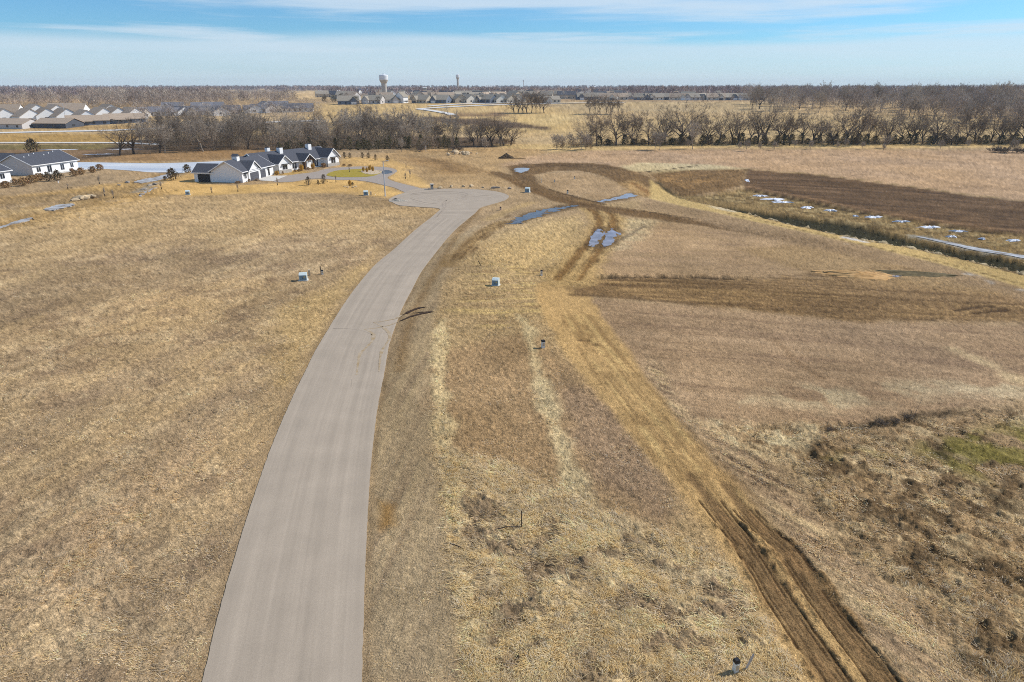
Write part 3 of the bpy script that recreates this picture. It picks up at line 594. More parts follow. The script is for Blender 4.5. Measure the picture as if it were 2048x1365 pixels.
    s.poly([(520, 352), (590, 349), (625, 344), (590, 340), (540, 346)], (176, 140, 74), fe=1, jag=.6, rough=.02, tall=.05)
    s.poly([(660, 384), (700, 384), (770, 396), (850, 414), (780, 420), (640, 402), (600, 396)], (140, 114, 78), fe=4, jag=3, a=.55)
    # ---- left creek and swale
    s.line([(-60, 462), (40, 445), (100, 425), (150, 410), (190, 396), (230, 388), (270, 370), (330, 350)], 7, (166, 132, 80), fe=3, jag=2, a=.7, rough=.14, tall=.9, dz=-.25, straw=.4)
    s.line([(0, 430), (80, 420), (150, 404)], 5, (206, 170, 110), fe=2, jag=2, a=.6, tall=1, straw=.7)
    s.line([(165, 398), (195, 390)], 4.0, (112, 92, 66), fe=1.5, jag=1.5, a=.8)
    s.line([(275, 384), (300, 372), (316, 366)], 3.0, (150, 140, 122), fe=1.5, jag=1.5, a=.8, rough=.12)
    # ---- generic break-up
    n1 = fbm(X_ / 7, Y_ / 9, 111, 4) - .5
    n2 = fbm(X_ / 1.3, Y_ / 1.3, 113, 3) - .5
    s.c *= (1 + .55 * n1 + .34 * n2)[:, None]
    warm = fbm(X_ / 24, Y_ / 30, 117, 3) - .5
    s.c *= 1 + warm[:, None] * np.array([.08, .0, -.22])
    # roads, pond: flat bed underneath
    for poly_ in (ROAD_POLY, DRIVE_POLY, POND_POLY):
        i = s._sel(poly_, 1.0)
        if len(i):
            d = sdist(X_[i], Y_[i], poly_)
            m = sstep(-.9, .1, d); s.z[i] = s.z[i] * (1 - m) - .12 * sstep(.0, .5, d); s.rough[i] *= (1 - m)
            s.tall[i] = np.where(d > -.02, 0, s.tall[i])
            e = np.exp(-((d + .25) / .22) ** 2) * .55
            s.c[i] += (lin((112, 88, 58)) - s.c[i]) * (e * (.5 + s.jx[i] * 2).clip(0, 1))[:, None]
    return s

# ------------------------------------------------------------------ ground mesh: rings round the viewpoint's foot, fine where it is near
def ring_radii():
    r = [0.01, 4, 8, 12, 15, 17.5, 19.5, 21]
    yh = 715.0
    while yh > 86.9:
        v = (2 * yh - 682.5) / FPX
        t = CAM_H / (_sp + v * _cp); r.append(t * (_cp - v * _sp))
        yh -= 1.15 if yh < 560 else 1.0
    r = [q for i, q in enumerate(r) if q < 7000]
    r = sorted(set(r)) + [7200]
    return np.array(r)
rad = ring_radii()
fine_a = np.linspace(R(-45.5), R(45.5), 900)
coarse = np.linspace(R(45.5), R(360 - 45.5), 60)[1:-1]
ang = np.concatenate([fine_a, coarse])
nr, na = len(rad), len(ang)
rr, aa = np.meshgrid(rad, ang, indexing='ij')
GX = (rr * np.sin(aa)).ravel(); GY = (rr * np.cos(aa)).ravel()
land = paint(GX, GY)
rs = np.random.RandomState(4)
micro = (fbm(GX / .45, GY / .45, 201, 3) - .5) * 2 + (fbm(GX / 1.6, GY / 1.6, 203, 3) - .5) * 1.6
fade = sstep(260, 60, GY)
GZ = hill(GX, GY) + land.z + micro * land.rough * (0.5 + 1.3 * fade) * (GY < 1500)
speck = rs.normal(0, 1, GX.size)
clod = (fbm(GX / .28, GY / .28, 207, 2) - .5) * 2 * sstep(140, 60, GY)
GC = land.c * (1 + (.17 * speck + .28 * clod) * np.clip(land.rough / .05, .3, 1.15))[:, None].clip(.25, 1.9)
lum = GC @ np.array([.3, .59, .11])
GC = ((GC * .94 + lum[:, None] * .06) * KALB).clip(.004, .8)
ia = np.arange(na); ib = (ia + 1) % na
base = (np.arange(nr - 1) * na)[:, None]
F = np.stack([base + ia, base + ib, base + na + ib, base + na + ia], -1).reshape(-1, 4)[:, ::-1]
fc = land.cls[F[:, 0]]
# majority over the four corners keeps the seams tidy
fc = np.where(land.cls[F[:, 1]] == land.cls[F[:, 2]], land.cls[F[:, 1]], fc)
GM = ground_mat('dry_land')
V = np.stack([GX, GY, GZ], 1)
for c, nm in ((0, 'ground'), (1, 'dirt_track'), (2, 'tilled_soil'), (3, 'lawn')):
    f = F[fc == c]
    used = np.unique(f); remap = np.zeros(len(V), np.int64); remap[used] = np.arange(len(used))
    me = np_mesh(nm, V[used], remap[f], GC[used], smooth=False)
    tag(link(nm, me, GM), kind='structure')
print('ground', round(time.time() - T0, 1), len(F))

# ------------------------------------------------------------------ asphalt road with its turning circle
def road_mat():
    m, nt, b = new_mat('asphalt'); n = nt.nodes; l = nt.links
    at = n.new('ShaderNodeAttribute'); at.attribute_name = 'lane'       # x across, y along the road
    t = n.new('ShaderNodeTexCoord')
    def noise(src, sc, st, d=4):
        mp = n.new('ShaderNodeMapping'); mp.inputs['Scale'].default_value = st; l.new(src, mp.inputs[0])
        q = n.new('ShaderNodeTexNoise'); q.inputs['Scale'].default_value = sc; q.inputs['Detail'].default_value = d
        l.new(mp.outputs[0], q.inputs['Vector']); return q.outputs['Fac']
    def mr(v, c, d):
        q = n.new('ShaderNodeMapRange'); q.inputs['From Min'].default_value = .3; q.inputs['From Max'].default_value = .7
        q.inputs['To Min'].default_value = c; q.inputs['To Max'].default_value = d; l.new(v, q.inputs['Value']); return q.outputs[0]
    s1 = mr(noise(at.outputs['Vector'], 1.0, (1.3, .02, 1)), .90, 1.10)
    s2 = mr(noise(t.outputs['Object'], .35, (1, 1, 1)), .94, 1.06)
    s3 = mr(noise(t.outputs['Object'], 22, (1, 1, 1), 2), .90, 1.10)
    s4 = mr(noise(at.outputs['Vector'], 1.0, (4.5, .05, 1)), .95, 1.05)
    f = None
    for x in (s1, s2, s3, s4):
        if f is None: f = x
        else:
            q = n.new('ShaderNodeMath'); q.operation = 'MULTIPLY'; l.new(f, q.inputs[0]); l.new(x, q.inputs[1]); f = q.outputs[0]
    vm = n.new('ShaderNodeVectorMath'); vm.operation = 'SCALE'
    c = lin((176, 161, 142)) * .84
    vm.inputs[0].default_value = tuple(map(float, c)); l.new(f, vm.inputs['Scale'])
    l.new(vm.outputs[0], b.inputs['Base Color']); b.inputs['Roughness'].default_value = .85; b.inputs['Specular IOR Level'].default_value = .2
    bp = n.new('ShaderNodeBump'); bp.inputs['Strength'].default_value = .25; bp.inputs['Distance'].default_value = .01
    l.new(noise(t.outputs['Object'], 60, (1, 1, 1), 2), bp.inputs['Height']); l.new(bp.outputs[0], b.inputs['Normal'])
    return m
ASPHALT = road_mat()
def resample(p, n):
    d = np.r_[0, np.cumsum(np.hypot(*np.diff(p, axis=0).T))]; t = np.linspace(0, d[-1], n)
    return np.stack([np.interp(t, d, p[:, 0]), np.interp(t, d, p[:, 1])], 1), t
def make_road():
    Ls, tl = resample(smooth_line(PL(ROAD_L), 8), 420); Rs, tr = resample(smooth_line(PL(ROAD_R), 8), 420)
    je = np.random.RandomState(3).normal(0, .012, (420, 2)); Ls[1:-1, 0] += je[1:-1, 0]; Rs[1:-1, 0] += je[1:-1, 1]
    K = 9; V = []; A = []; Fc = []
    ZR = .055
    for i in range(420):
        for k in range(K):
            q = Ls[i] + (Rs[i] - Ls[i]) * k / (K - 1)
            crown = .02 * (1 - (2 * k / (K - 1) - 1) ** 2)
            V.append((q[0], q[1], ZR + crown)); A.append((8.0 * k / (K - 1), tl[i], 0))
    for i in range(419):
        for k in range(K - 1): Fc.append((i * K + k, i * K + k + 1, (i + 1) * K + k + 1, (i + 1) * K + k))
    # turning circle: rings from the outline to its centre
    out = smooth_line(PL(BULB), 4); n = len(out)
    cen = np.array(P(905, 399)); b0 = len(V); RN = 6
    for j in range(RN):
        f = 1 - j / RN
        for q in out:
            p = cen + (q - cen) * f; d = np.hypot(*(p - cen))
            V.append((p[0], p[1], ZR + .03 * (1 - f))); A.append((d * 1.1, math.atan2(p[1] - cen[1], p[0] - cen[0]) * 9, 3))
    V.append((cen[0], cen[1], ZR + .04)); A.append((0, 0, 3))
    for j in range(RN - 1):
        for i in range(n):
            Fc.append((b0 + j * n + (i + 1) % n, b0 + j * n + i, b0 + (j + 1) * n + i, b0 + (j + 1) * n + (i + 1) % n))
    for i in range(n): Fc.append((b0 + (RN - 1) * n + (i + 1) % n, b0 + (RN - 1) * n + i, len(V) - 1))
    # broken asphalt edge down to the soil
    edge = [i * K for i in range(420)]; edge2 = [i * K + K - 1 for i in range(420)]
    for e, flip in ((edge, 0), (edge2, 1), ([b0 + i for i in range(n)], 0)):
        b = len(V)
        for i in e: V.append((V[i][0], V[i][1], V[i][2] - .25)); A.append(A[i])
        for i in range(len(e) - 1):
            q = (e[i], e[i + 1], b + i + 1, b + i); Fc.append(q[::-1] if flip else q)
    me = bpy.data.meshes.new('road'); me.from_pydata(V, [], Fc); me.update()
    a = me.attributes.new('lane', 'FLOAT_VECTOR', 'POINT'); a.data.foreach_set('vector', np.array(A, np.float32).ravel())
    # faces up
    import bmesh
    bm = bmesh.new(); bm.from_mesh(me)
    for f in bm.faces:
        if f.normal.z < -.2: f.normal_flip()
    bm.to_mesh(me); bm.free()
    return tag(link('road', me, ASPHALT), kind='structure')
make_road()
DRIVE_M = mat('driveway_asphalt', (166, 153, 140), .85, .06, 1.5, .2, 40, k=.92, spec=.2)
sheet('driveway', DRIVE_POLY, .035, DRIVE_M)
CONC = mat('pale_concrete', (214, 208, 198), .85, .06, 1.2, .15, 30, k=.9, spec=.2)
sheet('concrete_apron', PL(PAD), .062, CONC)
sheet('lawn_island', smooth_line(PL(ISLAND), 3, True), .11, mat('green_lawn', (150, 136, 50), 1, .15, 1.0, .5, 12, k=.9, spec=.05, rgb2=(172, 150, 74)))
sheet('rock_bed', smooth_line(PL([(764, 344.5), (754, 349), (738, 350), (726, 347), (722, 343), (735, 341), (750, 341), (758, 342.5)]), 3, True), .15, mat('pale_gravel', (214, 192, 160), 1, .2, 3, .6, 9, k=.9))
# ---- far lanes of pale concrete
def ribbon(name, px, w, z, m, taper=None, jag=0.0, seed=0):
    pts = smooth_line(PL(px), 6) if len(px) > 2 else PL(px)
    return ribbon_w(name, pts, w, z, m, jag, seed)
def ribbon_w(name, pts, w, z, m, jag=0.0, seed=0, kind='structure'):
    rs_ = np.random.RandomState(seed)
    d = np.gradient(pts, axis=0); d /= np.hypot(d[:, 0], d[:, 1])[:, None] + 1e-9
    nn = np.stack([-d[:, 1], d[:, 0]], 1)
    w = np.full(len(pts), w, float) if not hasattr(w, '__len__') else np.interp(np.linspace(0, 1, len(pts)), np.linspace(0, 1, len(w)), w)
    w = w * (1 + jag * rs_.normal(0, 1, len(pts))).clip(.2, 2)
    a = pts + nn * w[:, None] / 2; b = pts - nn * w[:, None] / 2
    V = [(x, y, gz(x, y) + z) for x, y in a] + [(x, y, gz(x, y) + z) for x, y in b]; n = len(pts)
    me = bpy.data.meshes.new(name); me.from_pydata(V, [], [(n + i, n + i + 1, i + 1, i) for i in range(n - 1)]); me.update()
    return tag(link(name, me, m), kind=kind)
FARC = mat('far_concrete', (222, 218, 212), .85, .05, .3, k=.9)
ribbon('far_road', [(-260, 272), (0, 266.5), (110, 264), (210, 262), (300, 258), (400, 252), (520, 246), (640, 242)], 9, .25, FARC)
ribbon('far_road', [(-260, 289), (0, 287), (120, 286.8), (240, 287), (320, 290)], 5.5, .25, FARC)
ribbon('far_road', [(836, 219), (862, 222), (896, 228), (905, 231)], 7, .4, FARC)
ribbon('far_road', [(836, 219), (880, 216), (960, 212), (1040, 209.5), (1120, 207.5), (1250, 206)], 8, .4, FARC)
ribbon('far_road', [(860, 213), (930, 209), (1010, 207), (1030, 206)], 9, .4, FARC)
# ---- mud carried on to the asphalt and two dark ruts in the verge
MUD = mat('mud_mark', (158, 134, 98), 1, .15, 1.5, rgb2=(178, 162, 140), k=.92)
MUDL = mat('dusty_mark', (170, 155, 137), 1, .1, 3, k=.92)
MUDD = mat('dark_mud', (66, 46, 30), 1, .2, 4, .5, 10, k=.92)
def marks(px, w, m, z, seed, dash=None):
    pts = smooth_line(PL(px), 10)
    if dash:
        r_ = random.Random(seed); i = 0
        while i < len(pts) - 3:
            k = r_.randint(*dash[0])
            if len(pts[i:i + k]) > 2: ribbon_w('tyre_mark', pts[i:i + k], [w * .4, w * r_.uniform(.7, 1.2), w * .4], z, m, .25, seed + i)
            i += k + r_.randint(*dash[1])
    else: ribbon_w('tyre_mark', pts, w, z, m, .18, seed)
ZM = .079
marks([(747, 646), (760, 645), (790, 639), (803, 632)], [.10, .2, .24, .3], MUD, ZM, 1)
marks([(729, 660), (750, 658), (778, 652), (796, 645)], [.10, .2, .26, .32], MUD, ZM, 2)
marks([(747, 646), (766, 656), (778, 668), (779, 678), (772, 690), (764, 703), (760, 720), (758, 745)], [.14, .3, .5, .3, .2, .35, .2, .15], MUD, ZM, 3)
marks([(729, 660), (742, 666), (747, 673), (744, 684), (732, 697), (720, 710), (716, 730), (713, 752)], [.14, .3, .5, .3, .2, .4, .2, .15], MUD, ZM, 4)
marks([(666, 658), (700, 659), (728, 664), (745, 672)], .13, MUDL, ZM, 5)
marks([(712, 700), (704, 760), (700, 800)], .18, MUDL, ZM, 6, ((4, 7), (4, 9)))
for k, (a, b) in enumerate(((805, 394), (800, 397))):
    q = [(a + 20, b - 6), (a + 70, b - 10), (a + 120, b - 8), (a + 130, b - 2), (a + 90, b + 6), (a + 86, b + 22), (a + 70, b + 40)]
    marks(q, .28, MUDL, .09, 20 + k)
marks([(822, 398), (850, 406), (890, 409), (905, 402), (940, 395), (985, 391)], .25, MUDL, .092, 24)
marks([(806, 631), (822, 623), (838, 617), (852, 615)], [.2, .5, .5, .15], MUDD, .06, 8)
marks([(800, 643), (822, 634), (845, 628), (866, 624)], [.2, .35, .5, .15], MUDD, .06, 9)
marks([(826, 627), (845, 625.5), (868, 624)], [.1, .25, .12], MUDD, .075, 10)
# dark brown edge below the asphalt (thin lip all along)

# ------------------------------------------------------------------ ice, puddles, snow
def water_mat(name, rgb, rough, rgb2=None, scale=.15, spec=.5, stretch=(1, 1, 1), k=.9):
    m = mat(name, rgb, rough, .1, scale, rgb2=rgb2, spec=spec, stretch=stretch, k=k)
    m.node_tree.nodes['Principled BSDF'].inputs['IOR'].default_value = 1.33
    return m
ICE = water_mat('pond_ice', (226, 226, 224), .4, (176, 186, 200), .05, stretch=(.5, 2.2, 1))
ICE2 = water_mat('creek_ice', (204, 204, 204), .4, (128, 112, 92), .55)
PUD = water_mat('puddle_water', (164, 158, 164), .10, (112, 98, 84), .5)
BLUEW = water_mat('blue_puddle', (104, 92, 76), .16, (58, 56, 60), .6)
sheet('pond', POND_POLY, .02, ICE)
SNOW = mat('old_snow', (238, 240, 246), .7, .06, 1.2, .4, 6, k=.95)
def blob(cx, cy, rx, ry, n=14, seed=0, rot=0.0, jag=.22):
    r_ = np.random.RandomState(seed); a = np.linspace(0, 2 * np.pi, n, endpoint=False)
    k = 1 + r_.normal(0, jag, n)
    x = rx * k * np.cos(a); y = ry * k * np.sin(a)
    return np.stack([cx + x * math.cos(rot) - y * math.sin(rot), cy + x * math.sin(rot) + y * math.cos(rot)], 1)
def puddle(name, px, z, m, seed=1, jag=.15): 
    p = smooth_line(PL(px), 8, True); return sheet(name, p, z, m, .3, jag=jag, seed=seed)
puddle('puddle', [(1010, 447), (1030, 439), (1056, 429), (1090, 420), (1120, 415.5), (1148, 412), (1148, 414), (1116, 420.5), (1090, 429), (1066, 437), (1042, 443), (1024, 448)], .03, BLUEW, 1, .75)
puddle('puddle', [(1191, 403.5), (1225, 397), (1259, 388), (1271, 393), (1240, 399), (1205, 405)], .03, PUD, 2, .4)
puddle('puddle', [(1177, 489), (1188, 466), (1198, 458), (1208, 463), (1204, 476), (1192, 492), (1182, 493)], .02, PUD, 3, .2)
puddle('puddle', [(1205, 490), (1213, 468), (1222, 458), (1232, 464), (1244, 468), (1231, 474), (1226, 486), (1212, 493)], .02, PUD, 4, .2)
puddle('puddle', [(1028, 342), (1034, 336.5), (1058, 337), (1054, 342), (1043, 346), (1036, 345)], .02, PUD, 5, .3)
puddle('puddle', [(764, 344), (770, 341), (781, 342), (785, 345.5), (774, 348.5), (765, 348)], .06, BLUEW, 6, .05)
puddle('puddle', [(1786, 552), (1796, 550.5), (1801, 552), (1791, 554)], .03, PUD, 7, .2)
puddle('creek', [(-30, 461), (0, 453), (30, 443), (58, 436), (64, 438), (40, 445), (0, 456)], .0, ICE2, 11, .3)
puddle('creek', [(88, 419), (100, 414), (122, 409), (144, 408), (146, 411), (130, 415), (108, 420)], .0, ICE2, 12, .3)
puddle('creek', [(268, 364), (284, 359), (312, 354), (336, 348), (344, 348), (336, 356), (305, 363), (284, 366)], .0, ICE2, 13, .3)
puddle('creek', [(281, 393), (287, 385), (300, 379), (312, 375), (304, 380), (290, 388)], .02, ICE2, 14, .3)
ribbon('creek', [(1835, 469), (1881, 478), (1954, 494), (2048, 509), (2200, 535)], [.9, 1.7, 2.4, 2.4, 2.6], -.42, ICE2, jag=.12, seed=3)
def snow(px, py, w, h, seed, where, rot=0.0):
    x, y = P(px, py); b = blob(0, 0, w, h, 24, seed, rot, .36); n = len(b)
    V = [(q[0], q[1], 0.0) for q in b] + [(q[0] * .6, q[1] * .6, .16 + .08 * ((i * 7) % 3)) for i, q in enumerate(b)] + [(0, 0, .24)]
    f = [(i, (i + 1) % n, n + (i + 1) % n, n + i) for i in range(n)] + [(n + i, n + (i + 1) % n, 2 * n) for i in range(n)]
    me = bpy.data.meshes.new('snow_patch'); me.from_pydata(V, [], f); me.update()
    o = link('snow_patch', me, SNOW); o.location = (x, y, gz(x, y) - .12)
    return tag(o, where, 'snow', 'leftover snow patches')
for i, (px, py, w, h) in enumerate([(1520, 389, 1.7, 1.0), (1614, 412, 1.9, 1.1), (1660, 418, 1.7, 1.0), (1711, 429, .5, .5), (1747, 431, 1.9, 1.1), (1804, 440, 2.0, .7), (1859, 451, 2.0, 1.0), (1904, 470, .9, .6), (1918, 459, 1.4, .5), (1966, 474, .5, .5), (2030, 477, 1.3, .5)]):
    o = snow(px, py, w, h, 40 + i, f'{ORD[i]} small snow patch along the ditch counted from the end of the tilled bank'); o.location.z += -.36
o = snow(1549, 396, 2.8, 1.5, 61, 'largest snow patch in the ditch, with a ragged tail beside the tilled bank'); o.location.z -= .33
o = snow(1566, 402, 2.4, 1.3, 62, 'snow patch trailing off the largest one in the ditch'); o.location.z -= .33
snow(1494, 361, .7, 4.0, 63, 'narrow snow streak running down the end of the tilled bank', R(-12))
snow(122, 300, 8.0, 1.6, 64, 'long snow drift behind the white house with the long dark roof', R(3))
snow(250, 299, 7, 1.2, 65, 'thin snow drift below the leaning bare trees by the pond', R(5))
snow(205, 309, 6, .9, 66, 'broken snow drift on the bank at the pond end', R(14))

# ------------------------------------------------------------------ bare winter trees
BARK = mat('bark_dark', (104, 92, 80), .95, .2, 3, objrand=.25)
BARKG = mat('bark_grey', (176, 162, 144), .95, .2, 3, objrand=.2)
TWIG = mat('twigs_brown', (160, 142, 122), .95, .15, .8, objrand=.22)
TWIGG = mat('twigs_grey', (196, 180, 160), .95, .15, .8, objrand=.18)
CEDAR = mat('cedar_green', (74, 76, 40), .95, .25, 1.2, rgb2=(98, 90, 52), objrand=.2)
BRUSH_D = mat('brush_dark', (92, 80, 60), .95, .2, 1.0)
def rand_perp(r, d):
    a = Vector((r.gauss(0, 1), r.gauss(0, 1), r.gauss(0, 1)))
    return (a - d * a.dot(d)).normalized()
def gen_tree(seed, h, style):
    """returns (wood verts, wood faces, twig verts, twig faces)"""
    r = random.Random(seed); wood = []; twigs = []
    st = dict(oak=dict(split=.26, n=7, spread=.95, up=.10, wob=.28, twl=1.5, den=1.0, r0=.025),
              elm=dict(split=.30, n=7, spread=.62, up=.18, wob=.2, twl=1.6, den=1.25, r0=.019),
              thin=dict(split=.22, n=8, spread=.42, up=.2, wob=.16, twl=1.2, den=1.0, r0=.014),
              shrub=dict(split=.04, n=9, spread=.9, up=.12, wob=.2, twl=.9, den=.9, r0=.012))[style]
    def limb(p, d, length, rad, lev):
        nseg = (5, 5, 4, 3)[lev]; pts = [p.copy()]; rads = [rad]
        for i in range(nseg):
            d = (d + rand_perp(r, d) * st['wob'] * r.uniform(.4, 1.2) + Vector((0, 0, st['up'] * (.5 if lev < 2 else .25)))).normalized()
            p = p + d * length / nseg; pts.append(p.copy()); rads.append(max(rad * (1 - .8 * (i + 1) / nseg), .012))
        wood.append((pts, rads, (7, 6, 4, 3)[lev]))
        def at(t):
            x = t * nseg; i = min(int(x), nseg - 1); return pts[i].lerp(pts[i + 1], x - i), (pts[i + 1] - pts[i]).normalized(), rads[i]
        if lev == 3:
            for _ in range(int(r.randint(5, 8) * st['den'])):
                q, dd, _r = at(r.uniform(.15, 1)); dr = (dd + rand_perp(r, dd) * r.uniform(.5, 1.2) + Vector((0, 0, .25))).normalized()
                twigs.append((q, dr, st['twl'] * r.uniform(.5, 1.2) * h / 18))
            return
        nch = (0, r.randint(4, 6), r.randint(4, 6))[lev] if lev else 0
        for k in range(nch):
            t = .25 + .75 * (k + r.random()) / nch; q, dd, rr_ = at(min(t, .99))
            dr = (dd * .75 + rand_perp(r, dd) * r.uniform(.6, 1.0)).normalized()
            limb(q, dr, length * r.uniform(.42, .62) * (1.1 - .35 * t), max(rr_ * .42, .016), lev + 1)
        q, dd, rr_ = at(.97); limb(q, dd, length * .45, max(rr_ * .7, .016), lev + 1)
    # trunk
    rad = st['r0'] * h; p = Vector((0, 0, -.3)); d = Vector((r.gauss(0, .10), r.gauss(0, .10), 1)).normalized()
    pts = [p.copy()]; rads = [rad * 1.35]; n = 5; th = h * st['split']
    for i in range(n):
        d = (d + rand_perp(r, d) * .10).normalized(); p = p + d * th / n; pts.append(p.copy()); rads.append(rad * (1.1 - .3 * (i + 1) / n))
    wood.append((pts, rads, 8))
    m = st['n']
    for k in range(m):
        a = 2 * math.pi * (k + r.uniform(-.3, .3)) / m * 1.6; s = st['spread'] * r.uniform(.45, 1.15)
        if k == 0: s *= .25
        dr = Vector((math.cos(a) * s, math.sin(a) * s, r.uniform(.7, 1.1))).normalized()
        i = r.choice([n, n, n - 1, n - 2]) if style != 'shrub' else r.randint(0, n)
        limb(pts[i].copy(), dr, h * r.uniform(.42, .62) * (1 if k else 1.15), rad * r.uniform(.38, .62), 1)
    mb = MB()
    for pts_, rads_, k in wood: mb.tube(pts_, rads_, k if len(pts_) > 4 else k)
    tv = []; tf = []
    for q, dr, ln in twigs:
        for _ in range(2 if style == 'oak' else 4):
            d2 = (dr + rand_perp(r, dr) * r.uniform(0, .7)).normalized(); sd = rand_perp(r, d2) * .03
            b = len(tv); e = q + d2 * ln * r.uniform(.6, 1.1)
            tv += [tuple(q - sd), tuple(q + sd), tuple(e)]; tf.append((b, b + 1, b + 2))
    return mb, tv, tf
def norm_h(mb, tv, h):
    top = max([v[2] for v in mb.v] + [v[2] for v in tv]); k = h / top
    mb.v = [(x * k, y * k, z * k) for x, y, z in mb.v]; return [(x * k, y * k, z * k) for x, y, z in tv]
protos = {}
def proto(key, seed, h, style, wm, tm):
    mb, tv, tf = gen_tree(seed, h, style); tv = norm_h(mb, tv, h)
    me = mb.mesh('trunk'); me.materials.append(wm)
    for p in me.polygons: p.use_smooth = True
    mt = bpy.data.meshes.new('crown'); mt.from_pydata(tv, [], tf); mt.materials.append(tm); mt.update()
    protos[key] = (me, mt, h)
for i in range(6): proto(('oak', i), 100 + i, 18, 'oak', BARK, TWIG)
for i in range(5): proto(('elm', i), 200 + i, 18, 'elm', BARK, TWIG)
for i in range(4): proto(('grey', i), 300 + i, 18, 'elm', BARKG, TWIGG)
for i in range(4): proto(('thin', i), 400 + i, 9, 'thin', BARKG, TWIGG)
for i in range(3): proto(('shrub', i), 500 + i, 3.2, 'shrub', BARK, TWIG)
trnd = random.Random(77)
TREE_N = [0]
def tree(x, y, h, kind, label, group=None, name='bare_tree', lean=0.0, leand=0.0, sx=1.0):
    ks = [k for k in protos if k[0] == kind]; me, mt, ph = protos[trnd.choice(ks)]
    o = empty(name, (x, y, gz(x, y)), trnd.uniform(0, 6.28)); k = h / ph
    o.scale = (k * sx, k * sx, k)
    if lean: o.rotation_mode = 'XYZ'; o.rotation_euler = (lean * math.sin(leand), lean * math.cos(leand), trnd.uniform(-.4, .4))
    link('trunk', me, None, o); link('crown', mt, None, o)
    if label.startswith('bare ') and group:
        size = 'tall' if h > 17.5 else ('middling' if h > 14 else 'short')
        form = {'oak': 'crooked', 'elm': 'upright', 'grey': 'pale-twigged'}.get(kind, 'thin')
        label = f'{size} {form} {label}'
    tag(o, label, 'tree', group); TREE_N[0] += 1
    return o
def scatter(poly_px, n, mind, seed):
    pts = PL(poly_px); r = random.Random(seed); out = []
    x0, y0 = pts.min(0); x1, y1 = pts.max(0); tries = 0
    while len(out) < n and tries < 20000:
        tries += 1; x, y = r.uniform(x0, x1), r.uniform(y0, y1)
        if not inside(np.array([x]), np.array([y]), pts)[0]: continue
        if any((x - a) ** 2 + (y - b) ** 2 < mind * mind for a, b in out): continue
        out.append((x, y))
    return out
# cedars: dark leafy cones and mounds
def cedar_mesh(name, seed, h, w, m, n=900, cone=.7):
    r = np.random.RandomState(seed)
    t = r.uniform(0, 1, n) ** .8; a = r.uniform(0, 2 * np.pi, n)
    prof = (1 - t) ** cone * (t * 6).clip(0, 1) * .5 + .03
    lump = 1 + .22 * np.sin(a * 3 + seed + t * 5) + .15 * np.sin(a * 5 - t * 9)
    rr_ = prof * w * lump * np.sqrt(r.uniform(.04, 1.0, n)); z = t * h
    c = np.stack([rr_ * np.cos(a), rr_ * np.sin(a), z + .05], 1); s = r.uniform(.06, .17, n)[:, None] * (h ** .5) * (.75 if h > 1.5 else .95)
    d1 = r.normal(0, 1, (n, 3)); d1 /= np.linalg.norm(d1, axis=1)[:, None]; d2 = r.normal(0, 1, (n, 3)); d2 /= np.linalg.norm(d2, axis=1)[:, None]
    V = np.concatenate([c - d1 * s, c + d1 * s, c + d2 * s * 1.1]); F_ = np.stack([np.arange(n), np.arange(n) + n, np.arange(n) + 2 * n], 1)
    V[:, 2] = V[:, 2].clip(.0)
    me = np_mesh(name, V, F_); me.materials.append(m); return me
stem_mb = MB().tube([(0, 0, -.2), (0, 0, 1.0), (0, 0, 2.0)], [.12, .1, .05], 6)
STEM = stem_mb.mesh('trunk'); STEM.materials.append(BARK)
CEDARS = [cedar_mesh('crown', 600 + i, 5.0, 4.2, CEDAR, 1100, .6) for i in range(3)]
def cedar(x, y, h, w, label, group=None, name='cedar_tree', meshes=None, h0=5.0, w0=4.2):
    o = empty(name, (x, y, gz(x, y)), trnd.uniform(0, 6.28)); o.scale = (w / w0, w / w0, h / h0)
    link('trunk', STEM, None, o); link('crown', trnd.choice(meshes or CEDARS), None, o)
    return tag(o, label, 'tree', group)

# ---- left belt behind the farmhouse
LB = 'bare grey-brown tree crowded in the dense wooded belt behind the white farmhouse'
for i, (x, y) in enumerate(scatter([(285, 307), (420, 304), (560, 302), (700, 299), (830, 296), (915, 294), (920, 284), (760, 275), (560, 272), (330, 276), (270, 290)], 105, 6.0, 1)):
    tree(x, y, trnd.uniform(10.5, 17.5) if x < -88 else trnd.uniform(11, 20), trnd.choice(['elm', 'elm', 'oak', 'grey', 'grey']), LB, 'trees of the belt behind the farmhouse')
LC = 'dark green cedar in the shade along the foot of the wooded belt'
for i in range(30):
    px = 560 + i * 12 + trnd.uniform(-6, 6); py = 301.5 - (px - 560) * .012 + trnd.uniform(-1.5, .8); x, y = P(px, py)
    cedar(x, y, trnd.uniform(3.5, 6.5), trnd.uniform(3.5, 5.5), LC, 'cedars along the wooded belt')
# leaning giants at the pond end
x, y = P(240, 311); tree(x, y, 17, 'oak', 'big bare oak leaning left over the bank at the pond end', lean=-.30, leand=R(90) , sx=1.1)
x, y = P(268, 308); tree(x, y, 18, 'oak', 'broad many-limbed bare tree beside the leaning oak at the pond end', sx=1.25)
x, y = P(330, 306); tree(x, y, 15, 'grey', 'pale-barked bare tree with a fallen branch at the left end of the belt', lean=.1, leand=0)
# middle group
for i, (px, py, h) in enumerate([(948, 294, 14), (962, 293, 16), (975, 291, 15), (985, 292, 15), (1000, 293, 14), (1008, 292, 17), (1022, 291, 14), (940, 288, 13), (955, 284, 13)]):
    x, y = P(px, py); tree(x, y, h, trnd.choice(['oak', 'elm']), 'dark bare tree in the small group between the belt and the long tree line', 'small group of bare trees')
